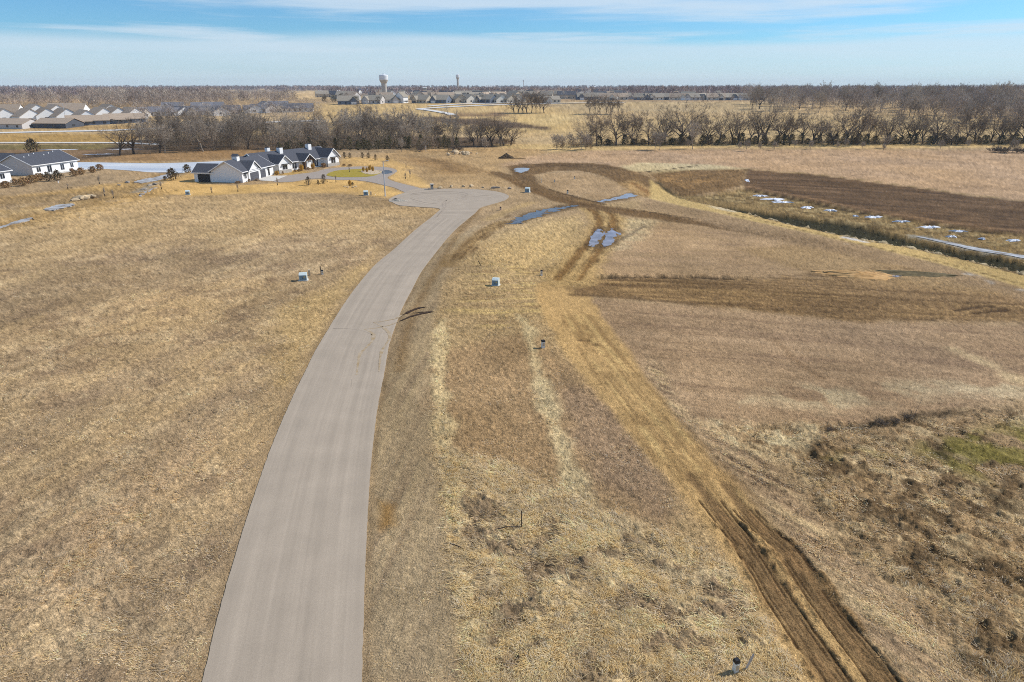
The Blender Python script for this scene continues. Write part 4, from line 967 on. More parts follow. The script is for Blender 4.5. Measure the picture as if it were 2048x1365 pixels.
# long row on the right
RW = 'bare dark-limbed tree in the long tree line beyond the tan field'
pxs = list(range(1172, 1640, 18)) + list(range(1640, 2080, 16))
for i, px in enumerate(pxs):
    px = px + trnd.uniform(-7, 7); py = 292.5 - (px - 1160) * .004 + trnd.uniform(-4.5, 1.0); x, y = P(px, py)
    h = trnd.uniform(13, 24) * (1.0 if px < 1900 else .95)
    tree(x, y, h, trnd.choice(['oak', 'oak', 'oak', 'elm']), RW, 'trees of the long tree line', sx=trnd.uniform(.9, 1.25))
RC = 'low dark cedar under the long tree line beyond the tan field'
for i in range(56):
    px = 1180 + i * 16 + trnd.uniform(-9, 9); py = 292 - (px - 1160) * .004 + trnd.uniform(-2.5, .3); x, y = P(px, py)
    cedar(x, y, trnd.uniform(2.5, 5.5), trnd.uniform(4.0, 6.5), RC, 'cedars under the long tree line')
x, y = P(1385, 299); tree(x, y, 15, 'grey', 'tall pale-barked tree standing in front of the long tree line', sx=.7)
# slim saplings in front of the rows
SP = 'slim leafless sapling on the gold grass before the tree line'
for i_s, (px, py, h) in enumerate([(1113, 300, 8), (1124, 299, 7), (1141, 298.5, 8), (1163, 301, 9), (1172, 300, 8), (1178, 299, 7), (1310, 300, 9), (1319, 301, 9.5), (1376, 298, 5), (1478, 300, 4), (1492, 303, 5.5), (1520, 302, 4), (1548, 301, 4.5), (1589, 296, 4), (1621, 299, 4.5), (1674, 298, 3.5), (1690, 296, 5), (1725, 299, 4), (1765, 304, 4), (1772, 297, 6.5), (1880, 300, 5), (1935, 296, 4), (969, 300, 6), (1002, 293, 5)]):
    x, y = P(px, py); tree(x, y, h, 'thin', ('taller ' if h > 6 else 'low ' if h < 4.6 else '') + SP, 'saplings before the tree line', 'sapling')
x, y = P(803, 304); tree(x, y, 6.5, 'grey', 'small round pale bare tree with a gravel ring beyond the lawn', sx=.9, name='young_tree')
x, y = P(850, 302); tree(x, y, 5, 'thin', 'slim bare tree on the scrub beside the white stake', name='sapling')
x, y = P(2024, 307); tree(x, y, 7, 'thin', 'lone bare tree rising from the grey thicket in the tan field', name='young_tree')
# clumps towards the town
for i, (px, py, h) in enumerate([(1028, 227, 17), (1036, 226, 18), (1046, 227, 17), (1054, 227, 19), (1063, 226, 18), (1072, 227, 18), (1080, 226, 19), (1088, 226, 17)]):
    x, y = P(px, py); tree(x, y, h, trnd.choice(['elm', 'oak']), 'bare tree in the round copse beside the pale town road', 'copse beside the town road')
for i, (px, py, h) in enumerate([(1178, 229, 15), (1190, 228, 17), (1200, 228, 16), (1212, 229, 16), (1224, 229, 15), (1236, 229, 14)]):
    x, y = P(px, py); tree(x, y, h, 'elm', 'bare tree in the low copse right of the open gold field', 'copse right of the gold field')
for i, (px, py, h) in enumerate([(690, 245, 13), (712, 242, 12), (730, 243, 16), (745, 244, 12), (665, 246, 11), (640, 250, 12)]):
    x, y = P(px, py); tree(x, y, h, 'oak', 'bare tree rising above the belt in front of the far houses', 'trees in front of the far houses')
# back wood on the right
BW = 'bare tree in the wide grey wood behind the long tree line'
for i, (x, y) in enumerate(scatter([(1500, 222), (1590, 227), (1740, 232), (1900, 244), (2100, 258), (2300, 262), (2300, 205), (1900, 204), (1600, 206), (1500, 208)], 130, 11.0, 5)):
    tree(x, y, trnd.uniform(15, 23), trnd.choice(['grey', 'grey', 'elm', 'oak']), BW, 'trees of the wide grey wood')
# ---- low shrubs
def shrub(px, py, h, label, group=None, mats=None, w=1.0):
    x, y = P(px, py); o = tree(x, y, h, 'shrub', label, group, 'bare_shrub', sx=w); o['category'] = 'shrub'; return o
SHR = 'reddish leafless shrub in the row below the white duplex houses'
LEAFY = mat('dry_leaf_shrub', (156, 116, 78), .95, .25, 2, rgb2=(126, 106, 66))
DARKB = mat('dark_evergreen', (76, 74, 48), .95, .25, 2, rgb2=(106, 82, 58))
BUSH = [cedar_mesh('crown', 700 + i, 1.0, 2.0, LEAFY, 520, .35) for i in range(2)]
BUSHD = [cedar_mesh('crown', 710 + i, 1.0, 2.0, DARKB, 420, .35) for i in range(2)]
def bush(px, py, h, w, label, group=None, meshes=None, name='shrub', z=0.0):
    x, y = P(px, py); o = empty(name, (x, y, gz(x, y) + z), trnd.uniform(0, 6.28)); o.scale = (w / 2, w / 2, h)
    link('foliage', trnd.choice(meshes or BUSH), None, o); return tag(o, label, 'shrub', group)
for px, py, h, w in [(12, 376, 1.8, 3.4), (30, 370, 1.6, 2.4), (47, 372, 2.2, 4), (66, 366, 2.2, 4), (80, 361, 2.0, 4), (150, 353, 2.0, 3), (163, 350, 2.2, 3.2), (186, 346, 2.0, 3), (200, 341, 2.0, 3.2)]:
    bush(px, py, h, w, SHR, 'shrub row below the duplex houses')
bush(98, 363, 2.6, 3.2, 'dark round evergreen shrub before the long-roofed white house', meshes=BUSHD)
bush(117, 362, 3.0, 3.6, 'taller dark evergreen shrub beside the small white marker', meshes=BUSHD)
bush(346, 361, 3.4, 4.2, 'big reddish-dark shrub on the lawn above the ice channel', meshes=BUSHD)
bush(375, 346, 2.6, 3.0, 'dark evergreen shrub on the lawn at the frozen pond', meshes=BUSHD)
bush(67, 306, 5.5, 7, 'large dark green bush behind the roof of the long white house', meshes=BUSHD)
bush(330, 361, 1.2, 1.2, 'small black round shrub beside the big reddish one')
for px, py in [(2000, 306), (2012, 305.5), (2034, 306), (2050, 306.5), (1988, 304.5)]:
    shrub(px, py, 3.4, 'grey leafless shrub of the thicket in the tan field', 'thicket in the tan field', w=1.6)
for px, py in [(905, 303), (918, 303.5), (842, 303.5)]:
    shrub(px, py, 3.6, 'grey leafless shrub standing on the scrub near the boulder heap', 'shrubs near the boulder heap', w=1.1)
for px, py, h in [(1660, 862, .5), (1760, 850, .7), (1790, 846, .6), (1815, 838, .6)]:
    shrub(px, py, h, 'low grey leafless shrub on the dark furrow of the scrub corner', 'shrubs on the scrub furrow', w=1.4)
# ---- belts too far or too mixed to count
def brushwood(name, places, hs, n_each, sl, sw, rgbs, seed, label_kind='stuff', zlo=.05):
    r = np.random.RandomState(seed); P0 = []; C0 = []
    pl = np.array(places); m = len(pl); hs = np.asarray(hs, float)
    idx = np.repeat(np.arange(m), n_each); k = len(idx)
    h = hs[idx]; t = r.uniform(0, 1, k) ** .75; a = r.uniform(0, 2 * np.pi, k)
    rad_ = h * .42 * np.sqrt(r.uniform(0, 1, k)) * (np.sin(np.pi * np.clip(t * .82 + .14, 0, 1)) + .12)
    cx = pl[idx, 0] + rad_ * np.cos(a); cy_ = pl[idx, 1] + rad_ * np.sin(a)
    cz = hill(cx, cy_) + h * (zlo + (1 - zlo) * t)
    c = np.stack([cx, cy_, cz], 1)
    d = np.stack([np.cos(a) * r.uniform(.1, .9, k), np.sin(a) * r.uniform(.1, .9, k), r.uniform(.35, 1.2, k)], 1); d /= np.linalg.norm(d, axis=1)[:, None]
    sd = r.normal(0, 1, (k, 3)); sd -= d * (sd * d).sum(1)[:, None]; sd /= np.linalg.norm(sd, axis=1)[:, None]
    ln = (sl * r.uniform(.5, 1.2, k))[:, None]; w = (sw * r.uniform(.6, 1.3, k))[:, None]
    Vv = np.stack([c - sd * w, c + sd * w, c + d * ln], 1).reshape(-1, 3); Fv = np.arange(3 * k).reshape(-1, 3)
    rg = np.array([lin(q) for q in rgbs]); tc_ = rg[r.randint(0, len(rg), m)][idx] * r.uniform(.8, 1.2, (m, 1))[idx] * r.uniform(.75, 1.25, (k, 1))
    me = np_mesh(name, Vv, Fv, np.repeat(tc_, 3, 0)); return tag(link(name, me, BRUSHM), kind='stuff')
BRUSHM = attr_mat('brushwood')
br = np.random.RandomState(31)
def band(px0, px1, py0, py1, n, seed, f=None):
    r = random.Random(seed); out = []
    while len(out) < n:
        px = r.uniform(px0, px1); py = r.uniform(py0, py1)
        if f and not f(px, py): continue
        out.append(P(px, py))
    return out
# undergrowth of the near belts
pl = [P(trnd.uniform(290, 915), 304 - trnd.uniform(0, 24)) for _ in range(420)]
o = brushwood('undergrowth', pl, br.uniform(4, 11, len(pl)), 170, 1.3, .04, [(138, 120, 100), (150, 132, 112), (116, 106, 82), (156, 138, 116)], 7)
pl = [P(trnd.uniform(1165, 2090), 292.5 - trnd.uniform(0, 5)) for _ in range(330)]
o = brushwood('undergrowth', pl, br.uniform(1.5, 5.5, len(pl)), 130, 1.0, .035, [(96, 82, 62), (108, 94, 70), (84, 80, 54), (120, 100, 76)], 8)
pl = [P(trnd.uniform(930, 1030), 293 - trnd.uniform(0, 6)) for _ in range(36)] + [P(trnd.uniform(1105, 1185), 299 - trnd.uniform(0, 6)) for _ in range(30)]
o = brushwood('undergrowth', pl, br.uniform(1.2, 3.0, len(pl)), 110, .9, .03, [(128, 106, 80), (140, 118, 90)], 9)
# far woods
townb = band(640, 1560, 193, 206, 150, 61)
def woods(places, hs, n_each, sl, sw, rgbs, seed): return brushwood('far_wood', places, hs, n_each, sl, sw, rgbs, seed)
GREYS = [(160, 144, 130), (176, 160, 146), (146, 130, 118), (192, 178, 160), (136, 122, 112)]
pl = band(-200, 330, 201, 216, 230, 11) ; woods(pl, br.uniform(7, 13, len(pl)), 170, 2.2, .11, GREYS, 12)
pl = band(180, 460, 194, 214, 220, 13); woods(pl, br.uniform(8, 15, len(pl)), 170, 2.2, .10, GREYS, 14)
pl = band(280, 590, 196, 205, 200, 15); woods(pl, br.uniform(6, 11, len(pl)), 150, 2.2, .11, GREYS, 16)
pl = band(270, 640, 220, 250, 150, 17); woods(pl, br.uniform(6, 12, len(pl)), 150, 1.8, .06, GREYS, 18)
pl = band(1470, 2300, 188, 252, 620, 19, lambda x, y: y < min(206 + (x - 1470) * .16, 224) + max(0, x - 1640) * .072); woods(pl, br.uniform(10, 18, len(pl)), 190, 2.4, .10, GREYS, 20)
pl = band(1760, 2250, 232, 262, 60, 35, lambda x, y: y < 236 + (x - 1760) * .06); woods(pl, br.uniform(5, 11, len(pl)), 170, 1.7, .07, GREYS, 36)
PURP_HAZE = [(158, 140, 136), (148, 132, 132), (168, 150, 140), (138, 124, 124)]  # bare wood tones, lightened to carry some distance haze
pl = band(-250, 440, 180.2, 194, 1100, 21); woods(pl, br.uniform(7, 13, len(pl)), 46, 4.5, .55, PURP_HAZE, 22)
pl = band(400, 680, 178.5, 183, 330, 23); woods(pl, br.uniform(9, 15, len(pl)), 40, 6, .7, PURP_HAZE, 24)
pl = band(640, 1560, 179, 193, 900, 25); woods(pl, br.uniform(8, 13, len(pl)), 46, 5, .45, PURP_HAZE, 26)
pl = band(1250, 2300, 178.6, 200, 1150, 27); woods(pl, br.uniform(9, 15, len(pl)), 48, 5, .45, PURP_HAZE, 28)
FARB_HAZE = [(140, 134, 138), (148, 140, 140), (132, 126, 130)]  # blue-grey distance haze mixed into the wood colours
pl = band(-300, 2350, 175.6, 178.8, 1900, 29); woods(pl, br.uniform(7, 16, len(pl)), 26, 9, 2.6, FARB_HAZE, 30)
woods(townb, br.uniform(5, 10, len(townb)), 110, 1.8, .09, GREYS, 62)
pl = band(640, 760, 197, 210, 22, 63); brushwood('far_wood', pl, br.uniform(5, 8, len(pl)), 150, 1.4, .16, [(84, 84, 66), (92, 84, 70)], 64)
print('trees', TREE_N[0], round(time.time() - T0, 1))

# ------------------------------------------------------------------ houses
WHITE = mat('white_siding', (244, 244, 242), .7, .03, 1.5, k=.95)
GREY_SHADE_W = mat('grey_and_shade_siding', (206, 202, 198), .75, .04, 1.5, k=.95)  # grey houses, and the painted shade of white gables
STONE = mat('grey_stone', (190, 184, 174), .9, .14, 2.5, .6, 7, k=.9)
ROOFD = mat('dark_shingles', (84, 86, 94), .9, .12, 2.0, .5, 12, stretch=(1, 1, 3), k=.9)
ROOFB = mat('brown_shingles', (182, 162, 140), .92, .12, 1.0, .4, 10, k=.9, objrand=.12)
ROOFG = mat('grey_shingles', (164, 154, 138), .92, .12, 1.0, .4, 10, k=.9, objrand=.15)
TRIM = mat('white_trim', (240, 240, 238), .6, .02, 1, k=.95)
GLASS = mat('dark_glass', (46, 52, 60), .08, .1, 1, spec=.6)
DOORG = mat('grey_garage_door', (86, 86, 92), .6, .06, 1, stretch=(1, 1, 4))
TIMBER = mat('brown_timber', (110, 82, 60), .8, .15, 3)
BLACKM = mat('black_metal', (34, 34, 36), .5, .1, 2)
def xf(mb, ang, dx, dy):
    c, s_ = math.cos(ang), math.sin(ang); mb.v = [(x * c - y * s_ + dx, x * s_ + y * c + dy, z) for x, y, z in mb.v]; return mb
def wall_block(mb, x0, x1, y0, y1, eave, ridge, axis):
    if axis == 'x': m = .5 * (y0 + y1); return mb.prism([(y0, -.3), (y1, -.3), (y1, eave), (m, ridge), (y0, eave)], 'x', x0, x1)
    m = .5 * (x0 + x1); return mb.prism([(x0, -.3), (x1, -.3), (x1, eave), (m, ridge), (x0, eave)], 'y', y0, y1)
def roof_block(mb, x0, x1, y0, y1, eave, ridge, axis, oh=.5, th=.2, trim=None):
    a0, a1, b0, b1 = (x0, x1, y0, y1) if axis == 'x' else (y0, y1, x0, x1)
    m = .5 * (b0 + b1); sl = (ridge - eave) / (m - b0); g = .04
    for e, sgn in ((b0, -1), (b1, 1)):
        lo = (e + sgn * oh, eave - sl * oh + g)
        prof = [(m, ridge + g), lo, (lo[0], lo[1] + th), (m, ridge + g + th)]
        mb.prism(prof, axis, a0 - oh, a1 + oh)
        if trim is not None:
            t = .10
            fp = [(lo[0], lo[1] - .05), (lo[0] + sgn * t, lo[1] - .05), (lo[0] + sgn * t, lo[1] + th - .02), (lo[0], lo[1] + th - .02)]
            trim.prism(fp, axis, a0 - oh, a1 + oh)
            for q, d in ((a0 - oh, -t), (a1 + oh, t)):
                rp = [(m, ridge + g - .10), (lo[0] + sgn * t, lo[1] - .12), (lo[0] + sgn * t, lo[1] + th - .02), (m, ridge + g + th - .02)]
                trim.prism(rp, axis, q, q + d)
def window(parent, p0, p1, face, z0, z1, xform=None, panes=2, frame=TRIM, glass=GLASS, name='window', pane='pane'):
    """rectangle on a wall. face: ('y', y, sign) or ('x', x, sign)"""
    ax, c, sg = face
    def bx(mb, a0, a1, d0, d1, q0, q1):
        lo, hi = sorted((c + sg * d0, c + sg * d1))
        return mb.box(a0, a1, lo, hi, q0, q1) if ax == 'y' else mb.box(lo, hi, a0, a1, q0, q1)
    f = MB(); w = .09
    bx(f, p0 - w, p1 + w, -.05, .05, z1, z1 + w); bx(f, p0 - w, p1 + w, -.05, .06, z0 - w, z0)
    bx(f, p0 - w, p0, -.05, .05, z0, z1); bx(f, p1, p1 + w, -.05, .05, z0, z1)
    for k in range(1, panes):
        q = p0 + (p1 - p0) * k / panes; bx(f, q - .04, q + .04, -.05, .045, z0, z1)
    if xform: xf(f, *xform)
    o = f.build(name, frame, parent)
    for k in range(panes):
        g = MB(); a = p0 + (p1 - p0) * k / panes + (.04 if k else 0); b = p0 + (p1 - p0) * (k + 1) / panes - (.04 if k < panes - 1 else 0)
        bx(g, a, b, -.04, .02, z0, z1)
        if xform: xf(g, *xform)
        g.build(pane, glass, o)
    return o
def part(parent, name, m, fn, xform=None):
    mb = MB(); fn(mb)
    if xform: xf(mb, *xform)
    return mb.build(name, m, parent)

# ---- the big white farmhouse
OM = (-79.0, 237.0); AM = math.atan2(.888, .46)
OG = (-82.9, 214.1); AG = math.atan2(.99, .14)
fh = empty('farmhouse', (OM[0], OM[1], 0), AM)
tag(fh, 'large white farmhouse with dark gabled roofs, chimneys and a garage wing beside the driveway', 'house')
ga = AG - AM
dxw, dyw = OG[0] - OM[0], OG[1] - OM[1]
GXF = (ga, dxw * math.cos(-AM) - dyw * math.sin(-AM), dxw * math.sin(-AM) + dyw * math.cos(-AM))
def gable(x0, x1, y0, y1, eave, ridge, axis, wall=WHITE, xform=None, oh=.5, walls=True):
    if walls: part(fh, 'wall', wall, lambda m: wall_block(m, x0, x1, y0, y1, eave, ridge, axis), xform)
    r_, t_ = MB(), MB(); roof_block(r_, x0, x1, y0, y1, eave, ridge, axis, oh, .2, t_)
    if xform: xf(r_, *xform); xf(t_, *xform)
    ro = r_.build('roof', ROOFD, fh); t_.build('fascia', TRIM, ro)
gable(0, 20.5, 0, 10.2, 3.3, 6.2, 'x', xform=GXF)
gable(3.4, 10.6, -.35, 5.0, 3.25, 5.75, 'y', xform=GXF)
gable(.4, 7.2, 9.8, 16.2, 2.9, 5.0, 'y', xform=GXF)
gable(-4.5, 30.0, 3.2, 14.4, 3.1, 6.4, 'x')
gable(0, 5.6, -.1, 9.0, 3.35, 5.7, 'y')
gable(24.2, 30.25, -.1, 9.0, 3.5, 6.2, 'y')
gable(13.0, 17.8, .6, 6.0, 3.2, 5.2, 'y', walls=False)
gable(-9.0, -3.0, 7.0, 13.0, 3.0, 5.6, 'x', wall=GREY_SHADE_W)  # blue shade of this white gable put into a grey wall colour
# stone skirts
part(fh, 'stone_skirt', STONE, lambda m: m.box(-.08, 5.68, -.18, .5, -.3, 1.15).box(24.1, 30.35, -.18, .5, -.3, 1.15))
# porch timber
for s_ in (13.2, 14.2, 16.6, 17.6): part(fh, 'porch_post', TIMBER if s_ in (13.2, 17.6) else WHITE, lambda m: m.box(s_ - .14, s_ + .14, .5, .78, -.2, 3.2))
part(fh, 'gable_truss', TIMBER, lambda m: m.box(12.9, 17.9, .4, .6, 3.1, 3.35).box(15.3, 15.5, .4, .6, 3.35, 5.0)
     .prism([(13.6, 3.35), (13.85, 3.35), (15.3, 4.6), (15.3, 4.85)], 'y', .4, .6).prism([(17.2, 3.35), (16.95, 3.35), (15.5, 4.6), (15.5, 4.85)], 'y', .4, .6))
def chimney(x, y, z0, z1, w, xform=None, cap=True):
    o = part(fh, 'chimney', WHITE, lambda m: m.box(x - w / 2, x + w / 2, y - w / 2, y + w / 2, z0, z1), xform)
    def c_(m):
        m.prism([(x - w / 2 - .15, z1), (x + w / 2 + .15, z1), (x, z1 + .75)], 'y', y - w / 2 - .12, y + w / 2 + .12)
    if cap: part(o, 'chimney_cap', ROOFD, c_, xform)
    else: part(o, 'chimney_cap', BLACKM, lambda m: m.box(x - w / 2 + .1, x + w / 2 - .1, y - w / 2 + .1, y + w / 2 - .1, z1, z1 + .18), xform)
chimney(6.3, 4.9, 4.6, 7.3, 1.7, GXF)
chimney(9.0, 7.8, 4.5, 7.6, 1.5, None, False)
chimney(23.6, 8.2, 4.5, 7.8, 1.6, None, False)
chimney(8.5, 13.2, 3.0, 7.4, 1.3, None, False)
# openings
F0 = ('y', 0.0, -1)
window(fh, 1.3, 2.6, F0, 1.1, 2.3, GXF)
def garage(p0, p1, y):
    o = part(fh, 'garage_door', DOORG, lambda m: m.box(p0, p1, y - .06, y + .1, -.1, 2.5), GXF)
    for k in range(4): part(o, 'panel', DOORG, lambda m: m.box(p0 + .1, p1 - .1, y - .09, y - .05, .05 + .62 * k, .57 + .62 * k), GXF)
garage(4.3, 9.7, -.35); garage(11.6, 15.0, 0)
window(fh, 16.6, 17.8, F0, .2, 2.4, GXF, 1)
part(fh, 'awning', BLACKM, lambda m: m.box(1.0, 2.9, -.8, 0, 2.6, 2.75), GXF)
part(fh, 'awning', BLACKM, lambda m: m.box(16.3, 18.1, -.8, 0, 2.65, 2.8), GXF)
part(fh, 'porch_shade_panel', mat('porch_shade', (40, 42, 46), .5, .1, 2), lambda m: m.box(.32, .5, 10.9, 14.9, -.1, 2.35), GXF)  # dark panel painted in place of the shaded porch opening
window(fh, 1.7, 3.9, ('y', -.1, -1), 1.2, 2.6); part(fh, 'awning', BLACKM, lambda m: m.box(1.3, 4.3, -.9, -.1, 2.9, 3.05))
window(fh, 26.0, 28.3, ('y', -.1, -1), .2, 2.9); part(fh, 'awning', BLACKM, lambda m: m.box(25.6, 28.7, -1.0, -.1, 3.2, 3.35))
F3 = ('y', 3.2, -1)
window(fh, 6.2, 8.6, F3, .2, 2.7); window(fh, 9.6, 11.6, F3, .6, 2.5); window(fh, 19.4, 22.6, F3, .3, 2.7, panes=3)
part(fh, 'door', TIMBER, lambda m: m.box(14.6, 16.2, 3.1, 3.3, 0, 2.6))
# ---- the two white duplex houses on the left
def duplex(loc, ang, L, W, eave, ridge, wins, label, shade_end=GREY_SHADE_W):
    o = empty('white_house', (loc[0], loc[1], gz(*loc)), ang); tag(o, label, 'house')
    part(o, 'wall', WHITE, lambda m: wall_block(m, 0, L, 0, W, eave, ridge, 'x'))
    part(o, 'shaded_end_wall', shade_end, lambda m: m.prism([(.0, -.3), (W, -.3), (W, eave), (W / 2, ridge), (.0, eave)], 'x', -.06, -.01))  # shade of the gable end painted as a grey panel over white
    r_, t_ = MB(), MB(); roof_block(r_, 0, L, 0, W, eave, ridge, 'x', .5, .2, t_); ro = r_.build('roof', ROOFD, o); t_.build('fascia', TRIM, ro)
    for i in range(6):
        x = L * (.12 + .14 * i); y = W * (.34 + .05 * (i % 3)); z = eave + (ridge - eave) * y / (W / 2)
        part(ro, 'roof_vent', TRIM, lambda m: m.box(x - .12, x + .12, y - .12, y + .12, z, z + .55))
    for a, b, z0, z1 in wins: window(o, a, b, ('y', 0, -1), z0, z1)
    part(o, 'patio', CONC, lambda m: m.box(2, L - 1, -3.2, -.02, -.2, .06))
    return o
AH = math.atan2(.98, .18)
h1 = duplex((-158.8, 231.6), AH, 19.5, 13.5, 3.3, 6.4, [(1.6, 3.2, 1.0, 2.5), (6.0, 7.8, .4, 2.6), (11.6, 13.2, .6, 2.6), (16.0, 17.4, 1.0, 2.5)], 'white single-storey house with a long dark roof and four windows at the pond')
part(h1, 'garden_bench', TIMBER, lambda m: m.box(13, 14.6, -2.6, -2.0, .06, .5).box(13, 14.6, -2.05, -1.98, .5, .95))
dd = Vector((math.cos(AH), math.sin(AH)))
h2 = duplex((-155.8 - dd.x * 17 - 1.5, 218.8 - dd.y * 17), AH, 17, 13.5, 3.3, 6.4, [(10.4, 12.0, 1.0, 2.5), (13.2, 14.8, 1.0, 2.5), (5, 6.6, 1, 2.5)], 'white house cut by the picture edge, its dark roof beside the long-roofed one')
o = empty('white_house', (-176, 243, 0), AH); tag(o, 'dark roof and white gable peeping out behind the long-roofed white house', 'house')
part(o, 'wall', WHITE, lambda m: wall_block(m, 0, 9, 0, 9, 3.0, 5.6, 'y')); part(o, 'roof', ROOFD, lambda m: roof_block(m, 0, 9, 0, 9, 3.0, 5.6, 'y'))

# ------------------------------------------------------------------ far houses, each with walls, roof, windows and doors
SLATE_SHADE_W = mat('slate_and_shade_siding', (112, 122, 138), .8, .06, .5, objrand=.15)  # slate walls, and a gable whose shade is in the colour
TANW = mat('tan_siding', (196, 184, 164), .8, .06, .5, objrand=.12)
CREAM = mat('cream_siding', (226, 220, 206), .8, .05, .5, objrand=.06)
DKW = mat('charcoal_siding', (84, 88, 96), .8, .06, .5, objrand=.15)
ROOFM = mat('slate_shingles', (122, 122, 128), .9, .12, 1.0, k=.9, objrand=.25)
hr = random.Random(5)
def house(px, py, L, W, ang, wall, roof, label, group, eave=3.0, ridge=6.3, wing=True, cat='house', porch=False):
    x, y = P(px, py); o = empty('house', (x, y, gz(x, y)), ang); tag(o, label, cat, group)
    part(o, 'wall', wall, lambda m: wall_block(m, -L / 2, L / 2, 0, W, eave, ridge, 'x'))
    part(o, 'roof', roof, lambda m: roof_block(m, -L / 2, L / 2, 0, W, eave, ridge, 'x', .5, .25))
    if wing:
        w0 = hr.choice([-1, 1]) * L * .26; wl_ = L * .17
        part(o, 'wing_wall', wall, lambda m: wall_block(m, w0 - wl_, w0 + wl_, -2.2, W * .5, eave, ridge * .88, 'y'))
        part(o, 'wing_roof', roof, lambda m: roof_block(m, w0 - wl_, w0 + wl_, -2.2, W * .5, eave, ridge * .88, 'y', .45, .22))
        yf = -2.2
        part(o, 'garage_door', TRIM if hr.random() < .5 else DOORG, lambda m: m.box(w0 - wl_ * .7, w0 + wl_ * .7, yf - .08, yf + .1, 0, 2.4))
    for k in range(4):
        a = -L / 2 + L * (k + .5) / 4
        if wing and abs(a - w0) < wl_ + .8: continue
        part(o, 'window', GLASS, lambda m: m.box(a - .8, a + .8, -.08, .1, .9, 2.3))
    for sx in (-1, 1):
        part(o, 'window', GLASS, lambda m: m.box(sx * L / 2 - .08, sx * L / 2 + .08, W * .35, W * .5, 1.0, 2.3))
    if porch:
        part(o, 'porch_roof', roof, lambda m: m.prism([(-2.8, 2.5), (0, 2.9), (0, 3.1), (-2.8, 2.7)], 'x', -L * .3, L * .1))
    return o
LS = 'brown-roofed house in the far subdivision beyond the two pale lanes'
g = 'far subdivision with brown roofs'
house(6, 258, 30, 17, R(-10), GREY_SHADE_W, ROOFB, 'wide brown-roofed house at the subdivision corner beside the fenced terrace', g, wing=False, ridge=6.0)
house(100, 257, 24, 17, R(-8), DKW, ROOFB, 'brown-roofed house with a grey garden fence beside the pale lane', g, wing=False, ridge=6.0)
house(178, 251, 26, 16, R(32), SLATE_SHADE_W, ROOFB, 'brown-roofed house turning a gable with painted blue shade to the lane', g, wing=False, porch=True)  # shade on the gable end is put into the wall colour
house(252, 247, 26, 16, R(30), SLATE_SHADE_W, ROOFB, 'brown-roofed house with blue-grey gable next to the bare trees', g, wing=False, porch=True)
for i, (px, py, a) in enumerate([(-18, 242, -44), (32, 243, -40), (68, 241, -46), (106, 242, -42), (146, 246, -46), (180, 240, -42), (210, 239, -44), (242, 240, -40), (8, 233, 10), (88, 233, -42), (140, 231, 8), (196, 232, -44), (48, 232, -42), (120, 230, 10)]):
    house(px, py, 20, 16, R(a), WHITE, ROOFB, f'pale-walled brown-roofed house, {ORD[i]} of those behind the subdivision front row', g, wing=False, ridge=8.6, eave=3.4)
g = 'dark-roofed houses among bare trees'
for i, (px, py, a, wm) in enumerate([(345, 231, -35, WHITE), (368, 230, -60, WHITE), (396, 231, 20, CREAM), (424, 231, -58, WHITE), (440, 230, 18, CREAM), (462, 229, 30, DKW), (300, 233, 65, CREAM), (322, 232, 20, WHITE), (492, 226, -60, WHITE), (518, 226, -30, GREY_SHADE_W), (550, 225, 12, CREAM), (585, 225, 16, CREAM), (606, 224, 14, WHITE), (515, 219, -60, WHITE), (555, 219, 10, GREY_SHADE_W), (405, 222, 20, WHITE), (345, 222, 15, CREAM), (430, 221, 30, WHITE)]):
    house(px, py, 17, 13, R(a), wm, ROOFM, f'dark-roofed pale house, {ORD[i]} of the cluster half hidden behind the wooded belt', g, wing=i % 2 == 0, ridge=6.6)
g = 'row of houses at the edge of town'
TL = 'grey-brown roofed house in the row at the edge of town below the water tower'
TOWN = [(697, 209.5, 20, 12, SLATE_SHADE_W), (742, 208, 20, -12, GREY_SHADE_W), (782, 207, 18, 10, GREY_SHADE_W), (838, 207, 17, -25, TANW), (876, 207, 18, -20, SLATE_SHADE_W), (904, 206, 16, -62, TANW), (924, 206, 16, -50, CREAM), (944, 205.5, 16, -60, TANW), (965, 206, 20, -40, SLATE_SHADE_W), (985, 206, 16, -58, CREAM), (1004, 206, 16, -50, TANW), (1020, 205, 16, -60, CREAM)]
for i, (px, py, L, a, wm) in enumerate(TOWN): house(px, py, L, 14, R(a), wm, ROOFG if wm != DKW else ROOFB, f'grey-roofed house, {ORD[i]} in the town front row from the dark shed end', g, ridge=7.8, eave=3.4)
house(812, 206.5, 10, 10, R(70), WHITE, ROOFG, 'tall white half-built house with a steep gable in the town row', g, eave=6, ridge=10.5, wing=False)
for i, (px, py, a) in enumerate([(895, 199, 20), (925, 198, 60), (955, 198, 30), (980, 198, 64), (1000, 197, 20), (880, 200, 10), (1010, 200, 60), (940, 194, 20), (970, 193, 60), (1060, 194, 20), (1075, 193, 12), (840, 199, 15), (770, 200, 10)]):
    house(px, py, 20, 13, R(a), hr.choice([TANW, CREAM, DKW]), hr.choice([ROOFG, ROOFB]), f'brown-grey house, {ORD[i]} of the second row behind the town front row', 'second row of town', ridge=8.2, eave=3.6)
house(1106, 206, 16, 12, R(15), CREAM, ROOFG, 'cream house with a pale forecourt beside the round copse', None)
house(1137, 198, 20, 13, R(8), SLATE_SHADE_W, ROOFD, 'slate-blue house with a white gable on the gold knoll', None, ridge=7.5)
house(1120, 185.5, 40, 16, R(2), DKW, ROOFD, 'long low dark shed on the horizon left of the tan knoll', None, wing=False, cat='shed')
g = 'estate of houses right of town'
